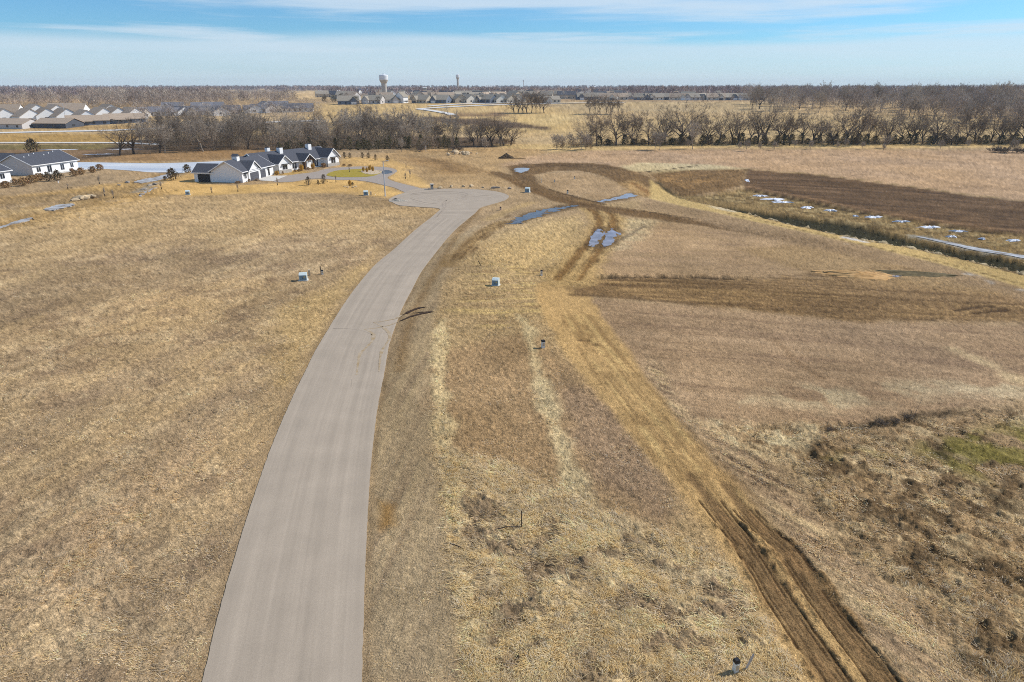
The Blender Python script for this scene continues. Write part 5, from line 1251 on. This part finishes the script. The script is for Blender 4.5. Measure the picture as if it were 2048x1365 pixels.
for i, (px, py, a) in enumerate([(1172, 200, 5), (1190, 199, 20), (1215, 201, 10), (1240, 200, 5), (1262, 199, 12), (1285, 201, 8), (1310, 201, 10), (1333, 200.5, 5), (1356, 201, 9), (1383, 201, 6), (1410, 200.5, 62), (1432, 201, 14), (1460, 201, 10), (1490, 201, 4), (1512, 200.5, 8)]):
    house(px, py, 21, 14, R(a - 22 if i % 3 else a), hr.choice([TANW, CREAM, SLATE_SHADE_W, GREY_SHADE_W]), hr.choice([ROOFG, ROOFG, ROOFB]), f'grey-roofed house, {ORD[i]} in the estate row from the copse end', g, ridge=7.6, eave=3.3)
for i, (px, py, a) in enumerate([(1380, 194, 62), (1402, 193.5, 15), (1424, 194, 60), (1450, 193.5, 20), (1345, 195, 10), (1300, 195, 10), (1260, 194, 8), (1215, 195, 12), (1470, 196, 60)]):
    house(px, py, 22, 14, R(a), hr.choice([TANW, CREAM, DKW]), hr.choice([ROOFG, ROOFB]), f'paler house, {ORD[i]} in the rear row of the estate', 'rear row of the estate', ridge=8.5, eave=3.6)
LANDM = [CREAM, WHITE, TANW, GREY_SHADE_W]
sp_r = random.Random(12)
for i in range(84):
    px = 640 + (1560 - 640) * (i + sp_r.random()) / 84; py = sp_r.uniform(184.0, 201)
    wc = sp_r.randint(0, 3); rc = sp_r.randint(0, 2); lg = sp_r.uniform(15, 24)
    house(px, py, lg, 13, R(sp_r.uniform(-60, 20)), LANDM[wc], [ROOFG, ROOFB, ROOFD][rc], ('long ' if lg > 20 else 'small ') + ['cream', 'white', 'tan', 'grey'][wc] + ' house with ' + ['grey', 'brown', 'dark'][rc] + ' roof scattered among bare trees of far town', 'scattered far houses of town', ridge=9.2, eave=5.0, wing=False)
for i in range(0):
    px = 290 + 30 * i; py = sp_r.uniform(214, 222)
    house(px, py, 16, 12, R(sp_r.uniform(-65, -20)), WHITE, ROOFD, f'white-gabled dark-roofed house, {ORD[i]} of the back row beyond the belt', 'back row beyond the belt', wing=False, ridge=6.8)
# ---- big sheds and bright roofs of the town
def shed(px, py, L, W, h, m, label, roofm=None):
    x, y = P(px, py); o = empty('shed', (x, y, gz(x, y)), R(3)); tag(o, label, 'shed')
    part(o, 'wall', m, lambda b: b.box(-L / 2, L / 2, 0, W, -.2, h))
    part(o, 'roof', roofm or TRIM, lambda b: b.prism([(-.4, h), (W + .4, h), (W / 2, h + W * .10)], 'x', -L / 2 - .3, L / 2 + .3))
    part(o, 'door', DOORG, lambda b: b.box(-2, 2, -.1, .1, 0, h * .7))
BLUEP = mat('blue_panels', (58, 92, 160), .6, .08, .2)
LBLUE = mat('pale_blue_panels', (150, 180, 214), .6, .08, .2)
shed(657, 189, 44, 20, 5.5, DKW, 'long dark shed with a white roof left of the blue shed')
shed(722, 187, 26, 18, 8, BLUEP, 'blue-walled shed left of the water tower', BLUEP)
shed(741, 187, 14, 12, 8, LBLUE, 'pale blue shed with a rounded roof beside the blue one', LBLUE)
shed(982, 178.5, 60, 30, 13, TRIM, 'white block on the horizon right of the second water tower')
shed(802, 186.5, 20, 14, 5, TRIM, 'small white shed right of the big water tower')
shed(850, 191.5, 7, 7, 13, TANW, 'slim tan tower block above the town row')
shed(1960, 178.5, 120, 40, 9, TRIM, 'long white hall on the right horizon')
shed(1192, 177.5, 90, 40, 10, TRIM, 'pale hall on the horizon above the estate')
shed(422, 190, 40, 14, 3, TRIM, 'low white barn on the gold hill field')
# ---- water towers
TANK = mat('tank_paint', (226, 230, 234), .5, .04, .2)
SHAFT = mat('tower_shaft', (184, 178, 170), .8, .06, .15, stretch=(1, 1, .2))
def tower(px, py, top, bw, sw, bulb, label):
    x, y = P(px, py); z0 = gz(x, y); o = empty('water_tower', (x, y, z0)); tag(o, label, 'water tower')
    h = top - z0; b = bulb
    part(o, 'shaft', SHAFT, lambda m: m.lathe([(sw * 1.25, -.5), (sw, h * .08), (sw, h - b * 1.45), (sw * 1.12, h - b * 1.25)], 28))
    part(o, 'tank_base', SHAFT, lambda m: m.lathe([(sw * 1.10, h - b * 1.30), (sw * 1.35, h - b * 1.16), (bw * .96, h - b * .86)], 32))
    t = part(o, 'tank', TANK, lambda m: m.lathe([(bw * .96, h - b * .86), (bw, h - b * .7), (bw, h - b * .22), (bw * .95, h - b * .10), (bw * .6, h - b * .02), (.3, h)], 32))
    part(t, 'railing', TANK, lambda m: m.lathe([(bw * .25, h - .4), (bw * .25, h + .9)], 12))
    part(o, 'door', DOORG, lambda m: m.box(-1.2, 1.2, -sw * 1.2 - .1, -sw + .2, 0, 3))
tower(769.5, 196, 43.0, 6.3, 3.7, 8.6, 'big white water tower with a grey fluted shaft rising above town')
tower(916, 184, 58, 5.0, 2.9, 9.5, 'smaller slender grey water tower farther off above town')
tower(1047, 178.6, 57, 4.4, 1.3, 7, 'tiny distant water tower on the horizon', )
# ---- utility poles
POLE = mat('weathered_pole', (150, 136, 120), .9, .1, 1)
def pole(px, py, h, label, group):
    x, y = P(px, py); o = empty('utility_pole', (x, y, gz(x, y))); tag(o, label, 'pole', group)
    part(o, 'mast', POLE, lambda m: m.tube([(0, 0, -.3), (0, 0, h)], [.16, .11], 6)); part(o, 'crossarm', POLE, lambda m: m.box(-1.1, 1.1, -.08, .08, h - .7, h - .5))
for px, py in [(96, 197), (90, 204), (150, 196), (182, 195), (220, 194), (5, 203), (200, 196)]: pole(px, py, 13, 'weathered utility pole in the far fields left of the subdivision', 'far utility poles')
for px, py in [(662, 191), (678, 190), (687, 191), (722, 189), (1155, 196), (1246, 197), (971, 209)]: pole(px, py, 13, 'tall light pole among the sheds and houses of town', 'poles in town')
def lamp(px, py, h, label, arm=1.0, m=None, side=1):
    x, y = P(px, py); o = empty('street_lamp', (x, y, gz(x, y))); tag(o, label, 'street lamp')
    m = m or mat('galvanised', (196, 200, 204), .5, .08, 1, metal=.2)
    part(o, 'mast', m, lambda b: b.tube([(0, 0, -.3), (0, 0, .1), (0, 0, h)], [.18, .16, .12], 10))
    part(o, 'base_plate', m, lambda b: b.lathe([(.28, -.05), (.28, .12), (.2, .16)], 12))
    part(o, 'arm', m, lambda b: b.tube([(0, 0, h - .25), (side * arm * .5, 0, h + .12), (side * arm * 1.2, 0, h + .2)], [.05, .045, .04], 8))
    part(o, 'lamp_head', m, lambda b: b.box(side * arm * 1.1 - .35, side * arm * 1.1 + .5, -.17, .17, h + .14, h + .28, .03))
lamp(770.5, 393, 9.1, 'tall pale street lamp standing at the turning circle and driveway mouth', .9)
lamp(133, 245, 13, 'curved pale street lamp on the subdivision lane between brown roofs', 1.6, side=-1)
print('houses', round(time.time() - T0, 1))

# ------------------------------------------------------------------ things on the plots
BOXG = mat('pale_green_box', (206, 218, 216), .5, .05, 2, k=.95)
BOXD = mat('box_front', (120, 146, 160), .5, .05, 2)
PEDW = mat('pedestal_plastic', (226, 224, 214), .6, .05, 2)
PEDT = mat('pedestal_tan', (196, 178, 150), .6, .06, 2)
def transformer(px, py, w, d, h, rz, label):
    x, y = P(px, py); o = empty('transformer_box', (x, y, 0), rz); tag(o, label, 'utility box')
    part(o, 'pad', CONC, lambda m: m.box(-w * .62, w * .62, -d * .62, d * .62, -.2, .09))
    part(o, 'cabinet', BOXG, lambda m: m.prism([(-d / 2, .09), (d / 2, .09), (d / 2 - .04, h), (-d * .12, h), (-d / 2, h * .8)], 'x', -w / 2, w / 2))
    c = part(o, 'door', BOXD, lambda m: m.box(-w * .42, w * .42, -d / 2 - .03, -d / 2 + .04, .16, h * .74))
    part(c, 'handle', BLACKM, lambda m: m.box(-.03, .03, -d / 2 - .07, -d / 2 - .02, h * .35, h * .5))
    part(o, 'warning_label', mat('yellow_label', (226, 196, 60), .6, .05, 2), lambda m: m.box(w * .1, w * .28, -d / 2 - .036, -d / 2 - .028, h * .5, h * .62))
    return o
transformer(607, 561, 1.15, 1.0, 1.15, R(10), 'pale utility box on the tan grass left of the road')
transformer(991.5, 571, 1.0, .9, 1.1, R(-12), 'pale utility box with a blue-grey front right of the road')
transformer(732, 391, 1.2, 1.1, 1.25, R(8), 'pale utility box by the lawn edge left of the street lamp')
transformer(1055, 385, 1.3, 1.1, 1.35, R(-15), 'grey-white utility box between the turning circle and the dirt road')
transformer(376, 390, 1.1, 1.0, 1.2, R(20), 'pale utility box on the lawn left of the farmhouse')
def pedestal(px, py, h, label, cap=True, m=None, r=.11, group=None, tilt=0.0):
    x, y = P(px, py); o = empty('pedestal', (x, y, 0), R(20)); o.rotation_euler = (0, tilt, R(20)); tag(o, label, 'pedestal', group)
    part(o, 'post', m or PEDW, lambda b: b.prism([(-r, -r), (r, -r), (r, r), (-r, r)], 'z', -.15, h * .8))
    part(o, 'cap', BLACKM if cap else (m or PEDW), lambda b: b.box(-r - .03, r + .03, -r - .03, r + .03, h * .8, h, .035))
    part(o, 'cover_plate', PEDT, lambda b: b.box(-r * .7, r * .7, -r - .015, -r + .01, h * .3, h * .65))
    return o
pedestal(1086, 696, .95, 'white pedestal with black cap alone in the meadow', r=.17)
pedestal(1470, 1346, .9, 'white pedestal with black cap beside the leaning stake near the muddy ruts', r=.12)
pedestal(1083, 551, .85, 'white pedestal with black cap at the head of the straw track', r=.13)
pedestal(619, 551, .9, 'tan pedestal right behind the utility box left of the road', False, PEDT, .15)
pedestal(645, 549, .7, 'short white pedestal next to the dark stake', r=.14)
pedestal(742, 391, 1.0, 'tan pedestal beside the utility box at the lawn edge', False, PEDT, .16)
pedestal(1001, 421, .8, 'pinkish pedestal between the turning circle and the long puddle', True, mat('pink_plastic', (206, 168, 158), .6, .05, 2), .16)
pedestal(1109, 365, .8, 'small white pedestal at the left end inside the dirt loop', r=.16)
pedestal(1149, 359, .9, 'white pedestal with black cap in the middle of the dirt loop', r=.17)
pedestal(1135, 388, 1.0, 'pale pedestal on the near rim inside the dirt loop', r=.18)
pedestal(1083, 366, 1.3, 'thin white marker post at the curve of the dirt loop', False, None, .05)
STAKE = mat('dark_stake', (58, 50, 44), .8, .2, 4)
def stake(px, py, h, lean, label, m=None, w=.05):
    x, y = P(px, py); o = empty('stake', (x, y, 0), 0); o.rotation_euler = (0, lean, 0); tag(o, label, 'stake')
    part(o, 'shaft', m or STAKE, lambda b: b.box(-w, w, -w * .6, w * .6, -.2, h)); part(o, 'tip', m or STAKE, lambda b: b.prism([(-w, h), (w, h), (0, h + .08)], 'y', -w * .6, w * .6))
stake(642, 548, 1.15, 0, 'dark upright stake beside the short white pedestal')
stake(962, 532, .9, -.5, 'dark slanting stake on the tan grass right of the road')
stake(1490, 1342, 1.1, .28, 'grey leaning stake beside the white pedestal near the ruts', mat('grey_stake', (196, 186, 178), .8, .1, 3), .045)
stake(1043, 1056, 1.3, 0, 'thin dark stake with a fallen branch in the tall straw', None, .03)
def stick(px, label, r_=.035):
    pts = [(*P(a, b), c) for a, b, c in px]
    o = MB().tube(pts, [r_] * (len(pts) - 1) + [.015], 5).build('fallen_branch', STAKE); tag(o, label, 'branch')
stick([(992, 1062, .12), (1012, 1059, .2), (1030, 1057, .12), (1043, 1056, .1)], 'dark crooked branch lying at the foot of the thin stake')
stick([(900, 1090, .1), (915, 1096, .15), (926, 1100, .1)], 'short dark branch lying at the edge of the tall straw')
stick([(1826, 838, .1), (1832, 828, .5), (1840, 818, 1.0)], 'lone curved stalk rising from the dark scrub furrow', .015)
# mailbox on a stone pier
x, y = P(864, 379.5); o = empty('mailbox', (x, y, 0), R(15)); tag(o, 'stone-pier mailbox at the rim of the turning circle', 'mailbox')
part(o, 'pier', STONE, lambda m: m.box(-.38, .38, -.38, .38, -.2, 1.45)); part(o, 'cap_stone', CONC, lambda m: m.box(-.52, .52, -.5, .5, 1.45, 1.62, .05))
part(o, 'letter_box', BLACKM, lambda m: m.box(-.18, .18, -.44, -.3, .95, 1.3)); part(o, 'foot_stones', STONE, lambda m: m.box(-1.3, -.4, -.3, .4, -.2, .3, .15).box(.42, 1.6, -.3, .3, -.2, .22, .12))
# boulders
def boulder_mesh(seed, n=3):
    import bmesh
    bm = bmesh.new(); bmesh.ops.create_icosphere(bm, subdivisions=2, radius=1); r = random.Random(seed)
    dirs = [(Vector((r.gauss(0, 1), r.gauss(0, 1), r.gauss(0, 1))).normalized(), r.uniform(.55, .85)) for _ in range(9)]
    for v in bm.verts:
        for d, k in dirs:
            t = v.co.dot(d)
            if t > k: v.co -= d * (t - k)
        v.co *= r.uniform(.96, 1.04)
    me = bpy.data.meshes.new('boulder'); bm.to_mesh(me); bm.free(); return me
ROCK = mat('limestone', (206, 182, 146), .95, .2, 1.5, .6, 5, objrand=.12)
ROCKG = mat('grey_rock', (160, 150, 138), .95, .2, 1.5, .6, 5, objrand=.12)
BM_ = [boulder_mesh(i) for i in range(4)]
def boulder(px, py, sx, sy, sz, label, group=None, m=ROCK, i=0, cat='boulder'):
    me = BM_[i % 4].copy(); me.materials.append(m); o = link('boulder', me)
    x, y = P(px, py); o.location = (x, y, gz(x, y) + sz * .35); o.scale = (sx, sy, sz); o.rotation_euler = (0, 0, i * 1.3); return tag(o, label, cat, group)
gB = 'boulders along the turning circle'
for i, (px, py, a, b, c, lb) in enumerate([(880, 377, .8, .6, .5, 'tan boulder first after the mailbox along the turning circle'), (903, 375, .7, .55, .55, 'tan boulder second from the mailbox along the turning circle'), (927, 374.5, .7, .5, .45, 'tan boulder third from the mailbox along the turning circle'), (943, 374.5, .8, .6, .6, 'largest tan boulder, fourth from the mailbox'), (966, 376, .55, .4, .3, 'smallest tan boulder, fifth from the mailbox'), (991, 377, 1.5, .7, .45, 'long flat grey boulder at the end of the boulder row'), (1019, 378, 1.1, .6, .4, 'flat grey boulder nearest the dirt road in the boulder row')]):
    boulder(px, py, a, b, c, lb, gB, ROCKG if px > 980 else ROCK, i)
rr2 = random.Random(8)
for i in range(22):
    px = 918 + rr2.gauss(0, 14); py = 309 + rr2.uniform(-3, 2) + abs(px - 912) * .05
    k = rr2.uniform(.5, 1.4) * (1.5 if abs(px - 908) < 8 else .9)
    boulder(px, py, k, k * .8, k * .75, 'pale limestone block in the boulder heap on the scrub', 'boulder heap', ROCK, i)
for i, (px, py, a, b, c) in enumerate([(160, 398, 2.4, 1.0, .7), (172, 397, 2.0, .9, .7), (183, 395, 2.2, 1.0, .6), (150, 402, 1.2, .8, .5)]):
    boulder(px, py, a, b, c, 'straw-coloured rock slab of the ledge over the icy creek', 'rock ledge at the creek', ROCK, i)
for i, (px, py, a) in enumerate([(288, 380, .8), (300, 372, .7), (310, 370, .8), (284, 390, .6), (255, 366, .9), (238, 371, .5)]):
    boulder(px, py, a * 1.3, a, a * .5, 'grey stone lying along the little drain below the lawn', 'stones along the drain', ROCKG, i)
# heaps
def heap(name, px, py, rx, ry, h, m, label, seed, cat='mound', rot=0.0, lumps=.25):
    r = np.random.RandomState(seed); K, n = 7, 22; V = []; f = []
    for j in range(K):
        t = j / (K - 1)
        for i in range(n):
            a = 2 * math.pi * i / n; k = (1 - t ** 1.0) * (1 + r.normal(0, .08)) * (1 + .15 * math.sin(3 * a + seed))
            V.append((rx * k * math.cos(a), ry * k * math.sin(a), h * (t ** .85) + r.normal(0, h * lumps * .12) * (j > 0) - .08))
    for j in range(K - 1):
        for i in range(n): f.append((j * n + i, j * n + (i + 1) % n, (j + 1) * n + (i + 1) % n, (j + 1) * n + i))
    me = bpy.data.meshes.new(name); me.from_pydata(V, [], f); me.update()
    x, y = P(px, py); o = link(name, me, m); o.location = (x, y, gz(x, y)); o.rotation_euler = (0, 0, rot)
    if label: tag(o, label, cat)
    return o
heap('soil_mound', 1013, 317, 3.4, 2.4, 2.1, mat('dark_soil', (92, 74, 52), 1, .25, 2, .8, 4), 'dark pointed soil mound on the grass beyond the dirt loop', 3)
heap('soil_mound', 1040, 318, 3.5, 1.2, .5, mat('brown_soil', (140, 110, 70), 1, .2, 2, .8, 4), 'low brown tail of soil beside the dark pointed mound', 4)
heap('clay_mound', 1708, 551, 6.0, 2.0, .9, mat('orange_clay', (206, 166, 112), 1, .25, 1.2, .8, 3, rgb2=(178, 136, 84)), 'low orange clay mound on the brown graded ground', 5, rot=R(-22))
heap('clay_mound', 1745, 549, 3.4, 1.4, .5, mat('pale_clay', (214, 168, 110), 1, .2, 1.2, .8, 3), 'pale tail of the orange clay mound on the graded ground', 6, rot=R(-22))
heap('soil_mound', 1830, 548, 7, 2.0, .5, mat('olive_soil', (112, 98, 66), 1, .25, 1.2, .8, 3), 'dark olive hump of soil right of the orange clay mound', 7, rot=R(-14))
heap('gravel_heap', 797, 403, 2.6, 1.3, .8, mat('gravel_heap_m', (186, 176, 160), 1, .2, 4, .9, 8), 'small grey-white gravel heap spilled at the edge of the turning circle', 8)
heap('gravel_heap', 791, 399.5, 1.0, .6, .5, mat('dark_chips', (92, 88, 84), 1, .2, 5, .9, 8), 'dark chips dumped on the gravel heap at the turning circle', 9)
# ornamental grasses and young evergreens round the farmhouse
GOLD = mat('golden_grass', (206, 164, 74), .95, .2, 3, rgb2=(184, 138, 60))
def grass_clump_mesh(seed, n=260):
    r = np.random.RandomState(seed); a = r.uniform(0, 2 * np.pi, n); q = np.sqrt(r.uniform(0, 1, n))
    b = np.stack([.38 * q * np.cos(a), .38 * q * np.sin(a), np.zeros(n)], 1); t = np.stack([.62 * q * np.cos(a), .62 * q * np.sin(a), r.uniform(.7, 1.0, n) * (1 - .25 * q ** 2)], 1)
    s = np.stack([-np.sin(a), np.cos(a), np.zeros(n)], 1) * .035
    mid = (b + t) / 2 + np.stack([np.cos(a), np.sin(a), np.zeros(n)], 1) * .06
    V = np.concatenate([b, mid - s, mid + s, t]); i = np.arange(n)
    F_ = np.concatenate([np.stack([i, i + n, i + 2 * n], 1), np.stack([i + n, i + 3 * n, i + 2 * n], 1)])
    me = np_mesh('blades', V, F_); me.materials.append(GOLD); return me
GCL = [grass_clump_mesh(i) for i in range(2)]
def clump(px, py, h, w, label, group=None):
    x, y = P(px, py); o = empty('ornamental_grass', (x, y, gz(x, y) + .1), trnd.uniform(0, 6)); o.scale = (w, w, h)
    link('blades', trnd.choice(GCL), None, o); part(o, 'crown', LEAFY, lambda m: m.lathe([(.36, -.1), (.34, .05), (.1, .12)], 10)); tag(o, label, 'grass clump', group)
gI = 'golden grasses on the rock bed'
for px, py in [(727, 344), (734, 345), (746, 343), (739, 341.5), (741, 340.5)]: clump(px, py, 2.0, .85, 'tall golden grass clump on the pale rock bed inside the drive loop', gI)
clump(700, 372, 1.9, .9, 'golden grass column in a stone ring on the front lawn')
for px, py, h, w in [(554, 350, 1.5, 1.3), (603, 342, 2.6, 1.5), (626, 338, 2.3, 1.3)]: clump(px, py, h, w, 'golden grass clump against the farmhouse front wall', 'golden grasses at the farmhouse')
YE = 'young dark evergreen in the row planted behind the drive'
EV = [cedar_mesh('crown', 800 + i, 3.0, 2.6, DARKB, 500, .5) for i in range(2)]
def evergreen(px, py, h, w, label, group=None):
    x, y = P(px, py); cedar(x, y, h, w, label, group, 'young_evergreen', EV, 3.0, 2.6)
for i, (px, py) in enumerate([(689, 316), (700, 317), (725, 316.5), (737, 317), (751, 321), (775, 323)]): evergreen(px, py, 2.2, 2.0, f'young dark evergreen, {ORD[i]} from the farmhouse in the row behind the drive', 'evergreens planted behind the drive')
evergreen(617, 371, 2.5, 2.2, 'dark spiky evergreen on the front lawn with branches spread like a fan')
evergreen(648, 367.5, 2.7, 2.3, 'full dark evergreen on the front lawn beside the small black shrub')
bush(637, 370, 1.3, .9, 'small black cone shrub between the two front-lawn evergreens', meshes=BUSHD)
for px, py, h, w in [(499, 364, .8, 1.2), (514, 362, .6, 1.8), (476, 367, .6, 2.4), (590, 345, .8, 1.2), (598, 344, .8, 1.4), (616, 340.5, .9, 1.8), (648, 336, 1.6, 2.4), (566, 349, .9, .8), (533, 351, .8, 1.2), (688, 333, .8, 1.6), (700, 333, .7, 2.0)]:
    bush(px, py, h, w, 'low brown planting along the farmhouse wall', 'plantings at the farmhouse', z=0.02)
bush(705, 371, .8, 1.0, 'small dark shrub in the stone ring beside the golden column', meshes=BUSHD)
for i, (px, py) in enumerate([(690, 374), (696, 375.5), (706, 375.5), (712, 374), (741, 347.5), (735, 348.5), (749, 347), (760, 345)]):
    boulder(px, py, .5, .4, .25, 'pale stone edging the golden grass beds', 'stones edging the grass beds', ROCK, i)
# saplings with black guards
GUARD = mat('black_guard', (30, 28, 28), .7, .1, 2)
def guarded(px, py, h=3.2):
    x, y = P(px, py); o = empty('guarded_sapling', (x, y, gz(x, y)), trnd.uniform(0, 6)); tag(o, 'leafless sapling with a black trunk guard on the farmhouse grounds', 'sapling', 'saplings with black guards')
    me, mt, ph = protos[('thin', trnd.randint(0, 3))]
    for nm, mm in (('trunk', me), ('crown', mt)):
        c = link(nm, mm, None, o); c.scale = (h / ph * .42,) * 2 + (h / ph,)
    part(o, 'guard', GUARD, lambda m: m.lathe([(.13, 0), (.11, .4), (.08, .6)], 10))
for px, py in [(424, 387), (476, 384), (555, 371), (136, 378.5), (227, 397), (210, 393), (199, 368), (323, 379), (811, 358), (820, 355), (812, 336), (672, 365), (699, 345)]: guarded(px, py, trnd.uniform(1.8, 2.8))
stake(117, 367, .7, 0, 'small white marker below the dark evergreen shrubs', TRIM, .12)
stake(852, 304, 2.6, 0, 'tall thin white stake on the scrub beyond the lawn', TRIM, .08)

# ------------------------------------------------------------------ dry grass: blades where the view is near enough to show them
def make_grass(n_try, seed):
    r = np.random.RandomState(seed)
    yh = r.uniform(185, 712, n_try) ; az = r.uniform(R(-45), R(45), n_try)
    v = (2 * yh - 682.5) / FPX; t = CAM_H / (_sp + v * _cp); rad_ = t * (_cp - v * _sp)
    X = rad_ * np.sin(az); Y = rad_ * np.cos(az)
    ld = paint(X, Y)
    clus = fbm(X / 1.1, Y / 1.1, 301, 3)
    prob = ld.tall * sstep(.44, .60, clus + .16 * (ld.tall - .4)) * sstep(190, 120, Y)
    keep = r.uniform(0, 1, n_try) < prob * np.where(ld.tall > .7, .38, .75)
    X, Y = X[keep], Y[keep]; tall = ld.tall[keep]; c = ld.c[keep]; st = ld.straw[keep]; z = ld.z[keep] + (fbm(X / .45, Y / .45, 201, 3) - .5) * 2 * ld.rough[keep]
    m = len(X); nb = 7
    D = np.hypot(X, Y)
    h = (.07 + .20 * tall ** 1.6) * r.uniform(.6, 1.3, m) * (1 + .25 * st)
    idx = np.repeat(np.arange(m), nb); k = len(idx)
    a = r.uniform(0, 2 * np.pi, k); sp = (.06 + .16 * tall[idx]) * (1 + D[idx] / 160)
    bx = X[idx] + r.normal(0, 1, k) * sp; by = Y[idx] + r.normal(0, 1, k) * sp
    drift = fbm(X / 9, Y / 9, 305, 2)[idx] * 6.28 + .8
    lean = r.uniform(.8, 3.0, k); la = drift + r.normal(0, .9, k)
    hh = h[idx] * r.uniform(.5, 1.15, k)
    tipx = bx + np.cos(la) * lean * hh; tipy = by + np.sin(la) * lean * hh
    w = (.012 + D[idx] * .00022) * r.uniform(.7, 1.5, k)
    sx, sy = -np.sin(a) * w, np.cos(a) * w
    z0 = z[idx] - .03
    V = np.stack([np.stack([bx - sx, by - sy, z0], 1), np.stack([bx + sx, by + sy, z0], 1), np.stack([tipx, tipy, z0 + hh / np.sqrt(1 + .35 * lean ** 2)], 1)], 1).reshape(-1, 3)
    straw = lin((230, 208, 162)); tan = lin((212, 182, 130)); gr = lin((196, 182, 160))
    q = r.uniform(.25, 1, (k, 1)); base_c = c[idx]
    mixc = base_c * (1.0 - .8 * q) + np.where(q > .75, gr, np.where(r.uniform(0, 1, (k, 1)) < .35 + .5 * st[idx][:, None], straw, tan)) * .8 * q
    clump = (.95 + .45 * sstep(.35, .68, fbm(X / 1.4, Y / 1.4, 309, 2)))[idx][:, None]
    mixc = (mixc * clump * r.uniform(.75, 1.45, (k, 1))).clip(.01, .9)
    me = np_mesh('dry_grass', V, np.arange(3 * k).reshape(-1, 3), np.repeat(mixc, 3, 0))
    tag(link('dry_grass', me, GRASSM), kind='stuff', label='dry straw-coloured grass standing in tufts over the plots', cat='grass')
    print('grass tufts', m, 'tris', k)
GRASSM = attr_mat('dry_grass', .9, .3)
make_grass(330000, 11)

def make_straw(n_try, seed):
    """long lodged straw strands in the tall-grass clumps nearby"""
    r = np.random.RandomState(seed)
    yh = r.uniform(420, 712, n_try); az = r.uniform(R(-45), R(45), n_try)
    v = (2 * yh - 682.5) / FPX; t = CAM_H / (_sp + v * _cp); rad_ = t * (_cp - v * _sp)
    X = rad_ * np.sin(az); Y = rad_ * np.cos(az); ld = paint(X, Y)
    bright = ld.c.mean(1)
    prob = sstep(.55, .9, ld.tall) * sstep(.46, .60, fbm(X / 1.5, Y / 1.5, 13, 4) * .6 + fbm(X / .8, Y / .8, 321, 3) * .4 + .10 * ld.straw - .03)
    keep = r.uniform(0, 1, n_try) < prob * .62
    X, Y, st = X[keep], Y[keep], ld.straw[keep]; z = ld.z[keep]; c = ld.c[keep]; m = len(X); nb = 13
    idx = np.repeat(np.arange(m), nb); k = len(idx)
    ang_ = (fbm(X / 3.5, Y / 3.5, 323, 2) * 9.0)[idx] + r.normal(0, .45, k)
    bx = X[idx] + r.normal(0, .13, k); by = Y[idx] + r.normal(0, .13, k); ln = r.uniform(.16, .44, k)
    mx, my = bx + np.cos(ang_) * ln * .45, by + np.sin(ang_) * ln * .45
    tx, ty = bx + np.cos(ang_ + r.normal(0, .25, k)) * ln, by + np.sin(ang_ + r.normal(0, .25, k)) * ln
    hm = r.uniform(.08, .22, k); ht = hm * r.uniform(.3, 1.1, k); w = r.uniform(.008, .016, k); z0 = z[idx]
    sx, sy = -np.sin(ang_) * w, np.cos(ang_) * w
    V = np.concatenate([np.stack([bx, by, z0 - .02], 1), np.stack([mx - sx, my - sy, z0 + hm], 1), np.stack([mx + sx, my + sy, z0 + hm], 1), np.stack([tx, ty, z0 + ht], 1)])
    i = np.arange(k); F_ = np.concatenate([np.stack([i, i + k, i + 2 * k], 1), np.stack([i + k, i + 3 * k, i + 2 * k], 1)])
    pal = np.array([lin((238, 216, 168)), lin((228, 200, 146)), lin((220, 186, 124)), lin((222, 208, 180))])
    cc = pal[r.randint(0, 4, m)][idx] * r.uniform(.8, 1.2, (k, 1)); cc = (cc * .8 + c[idx] * .2).clip(.01, .92)
    me = np_mesh('straw', V, F_, np.tile(cc, (4, 1)))
    tag(link('straw', me, GRASSM), kind='stuff', label='long lodged straw strands in the tall grass', cat='grass')
    print('straw', m, 2 * k)
make_straw(60000, 17)

# ------------------------------------------------------------------ winter air
hz, nt, b = new_mat('haze_air'); nt.nodes.remove(b)
pv = nt.nodes.new('ShaderNodeVolumePrincipled'); pv.inputs['Color'].default_value = (.86, .93, 1.0, 1); pv.inputs['Density'].default_value = .00009
pv.inputs['Anisotropy'].default_value = 0.0
nt.links.new(pv.outputs[0], nt.nodes['Material Output'].inputs['Volume'])
o = MB().box(-7500, 7500, -7500, 7500, -4, 75).build('haze', hz); tag(o, kind='stuff')
print('script seconds', round(time.time() - T0, 1))
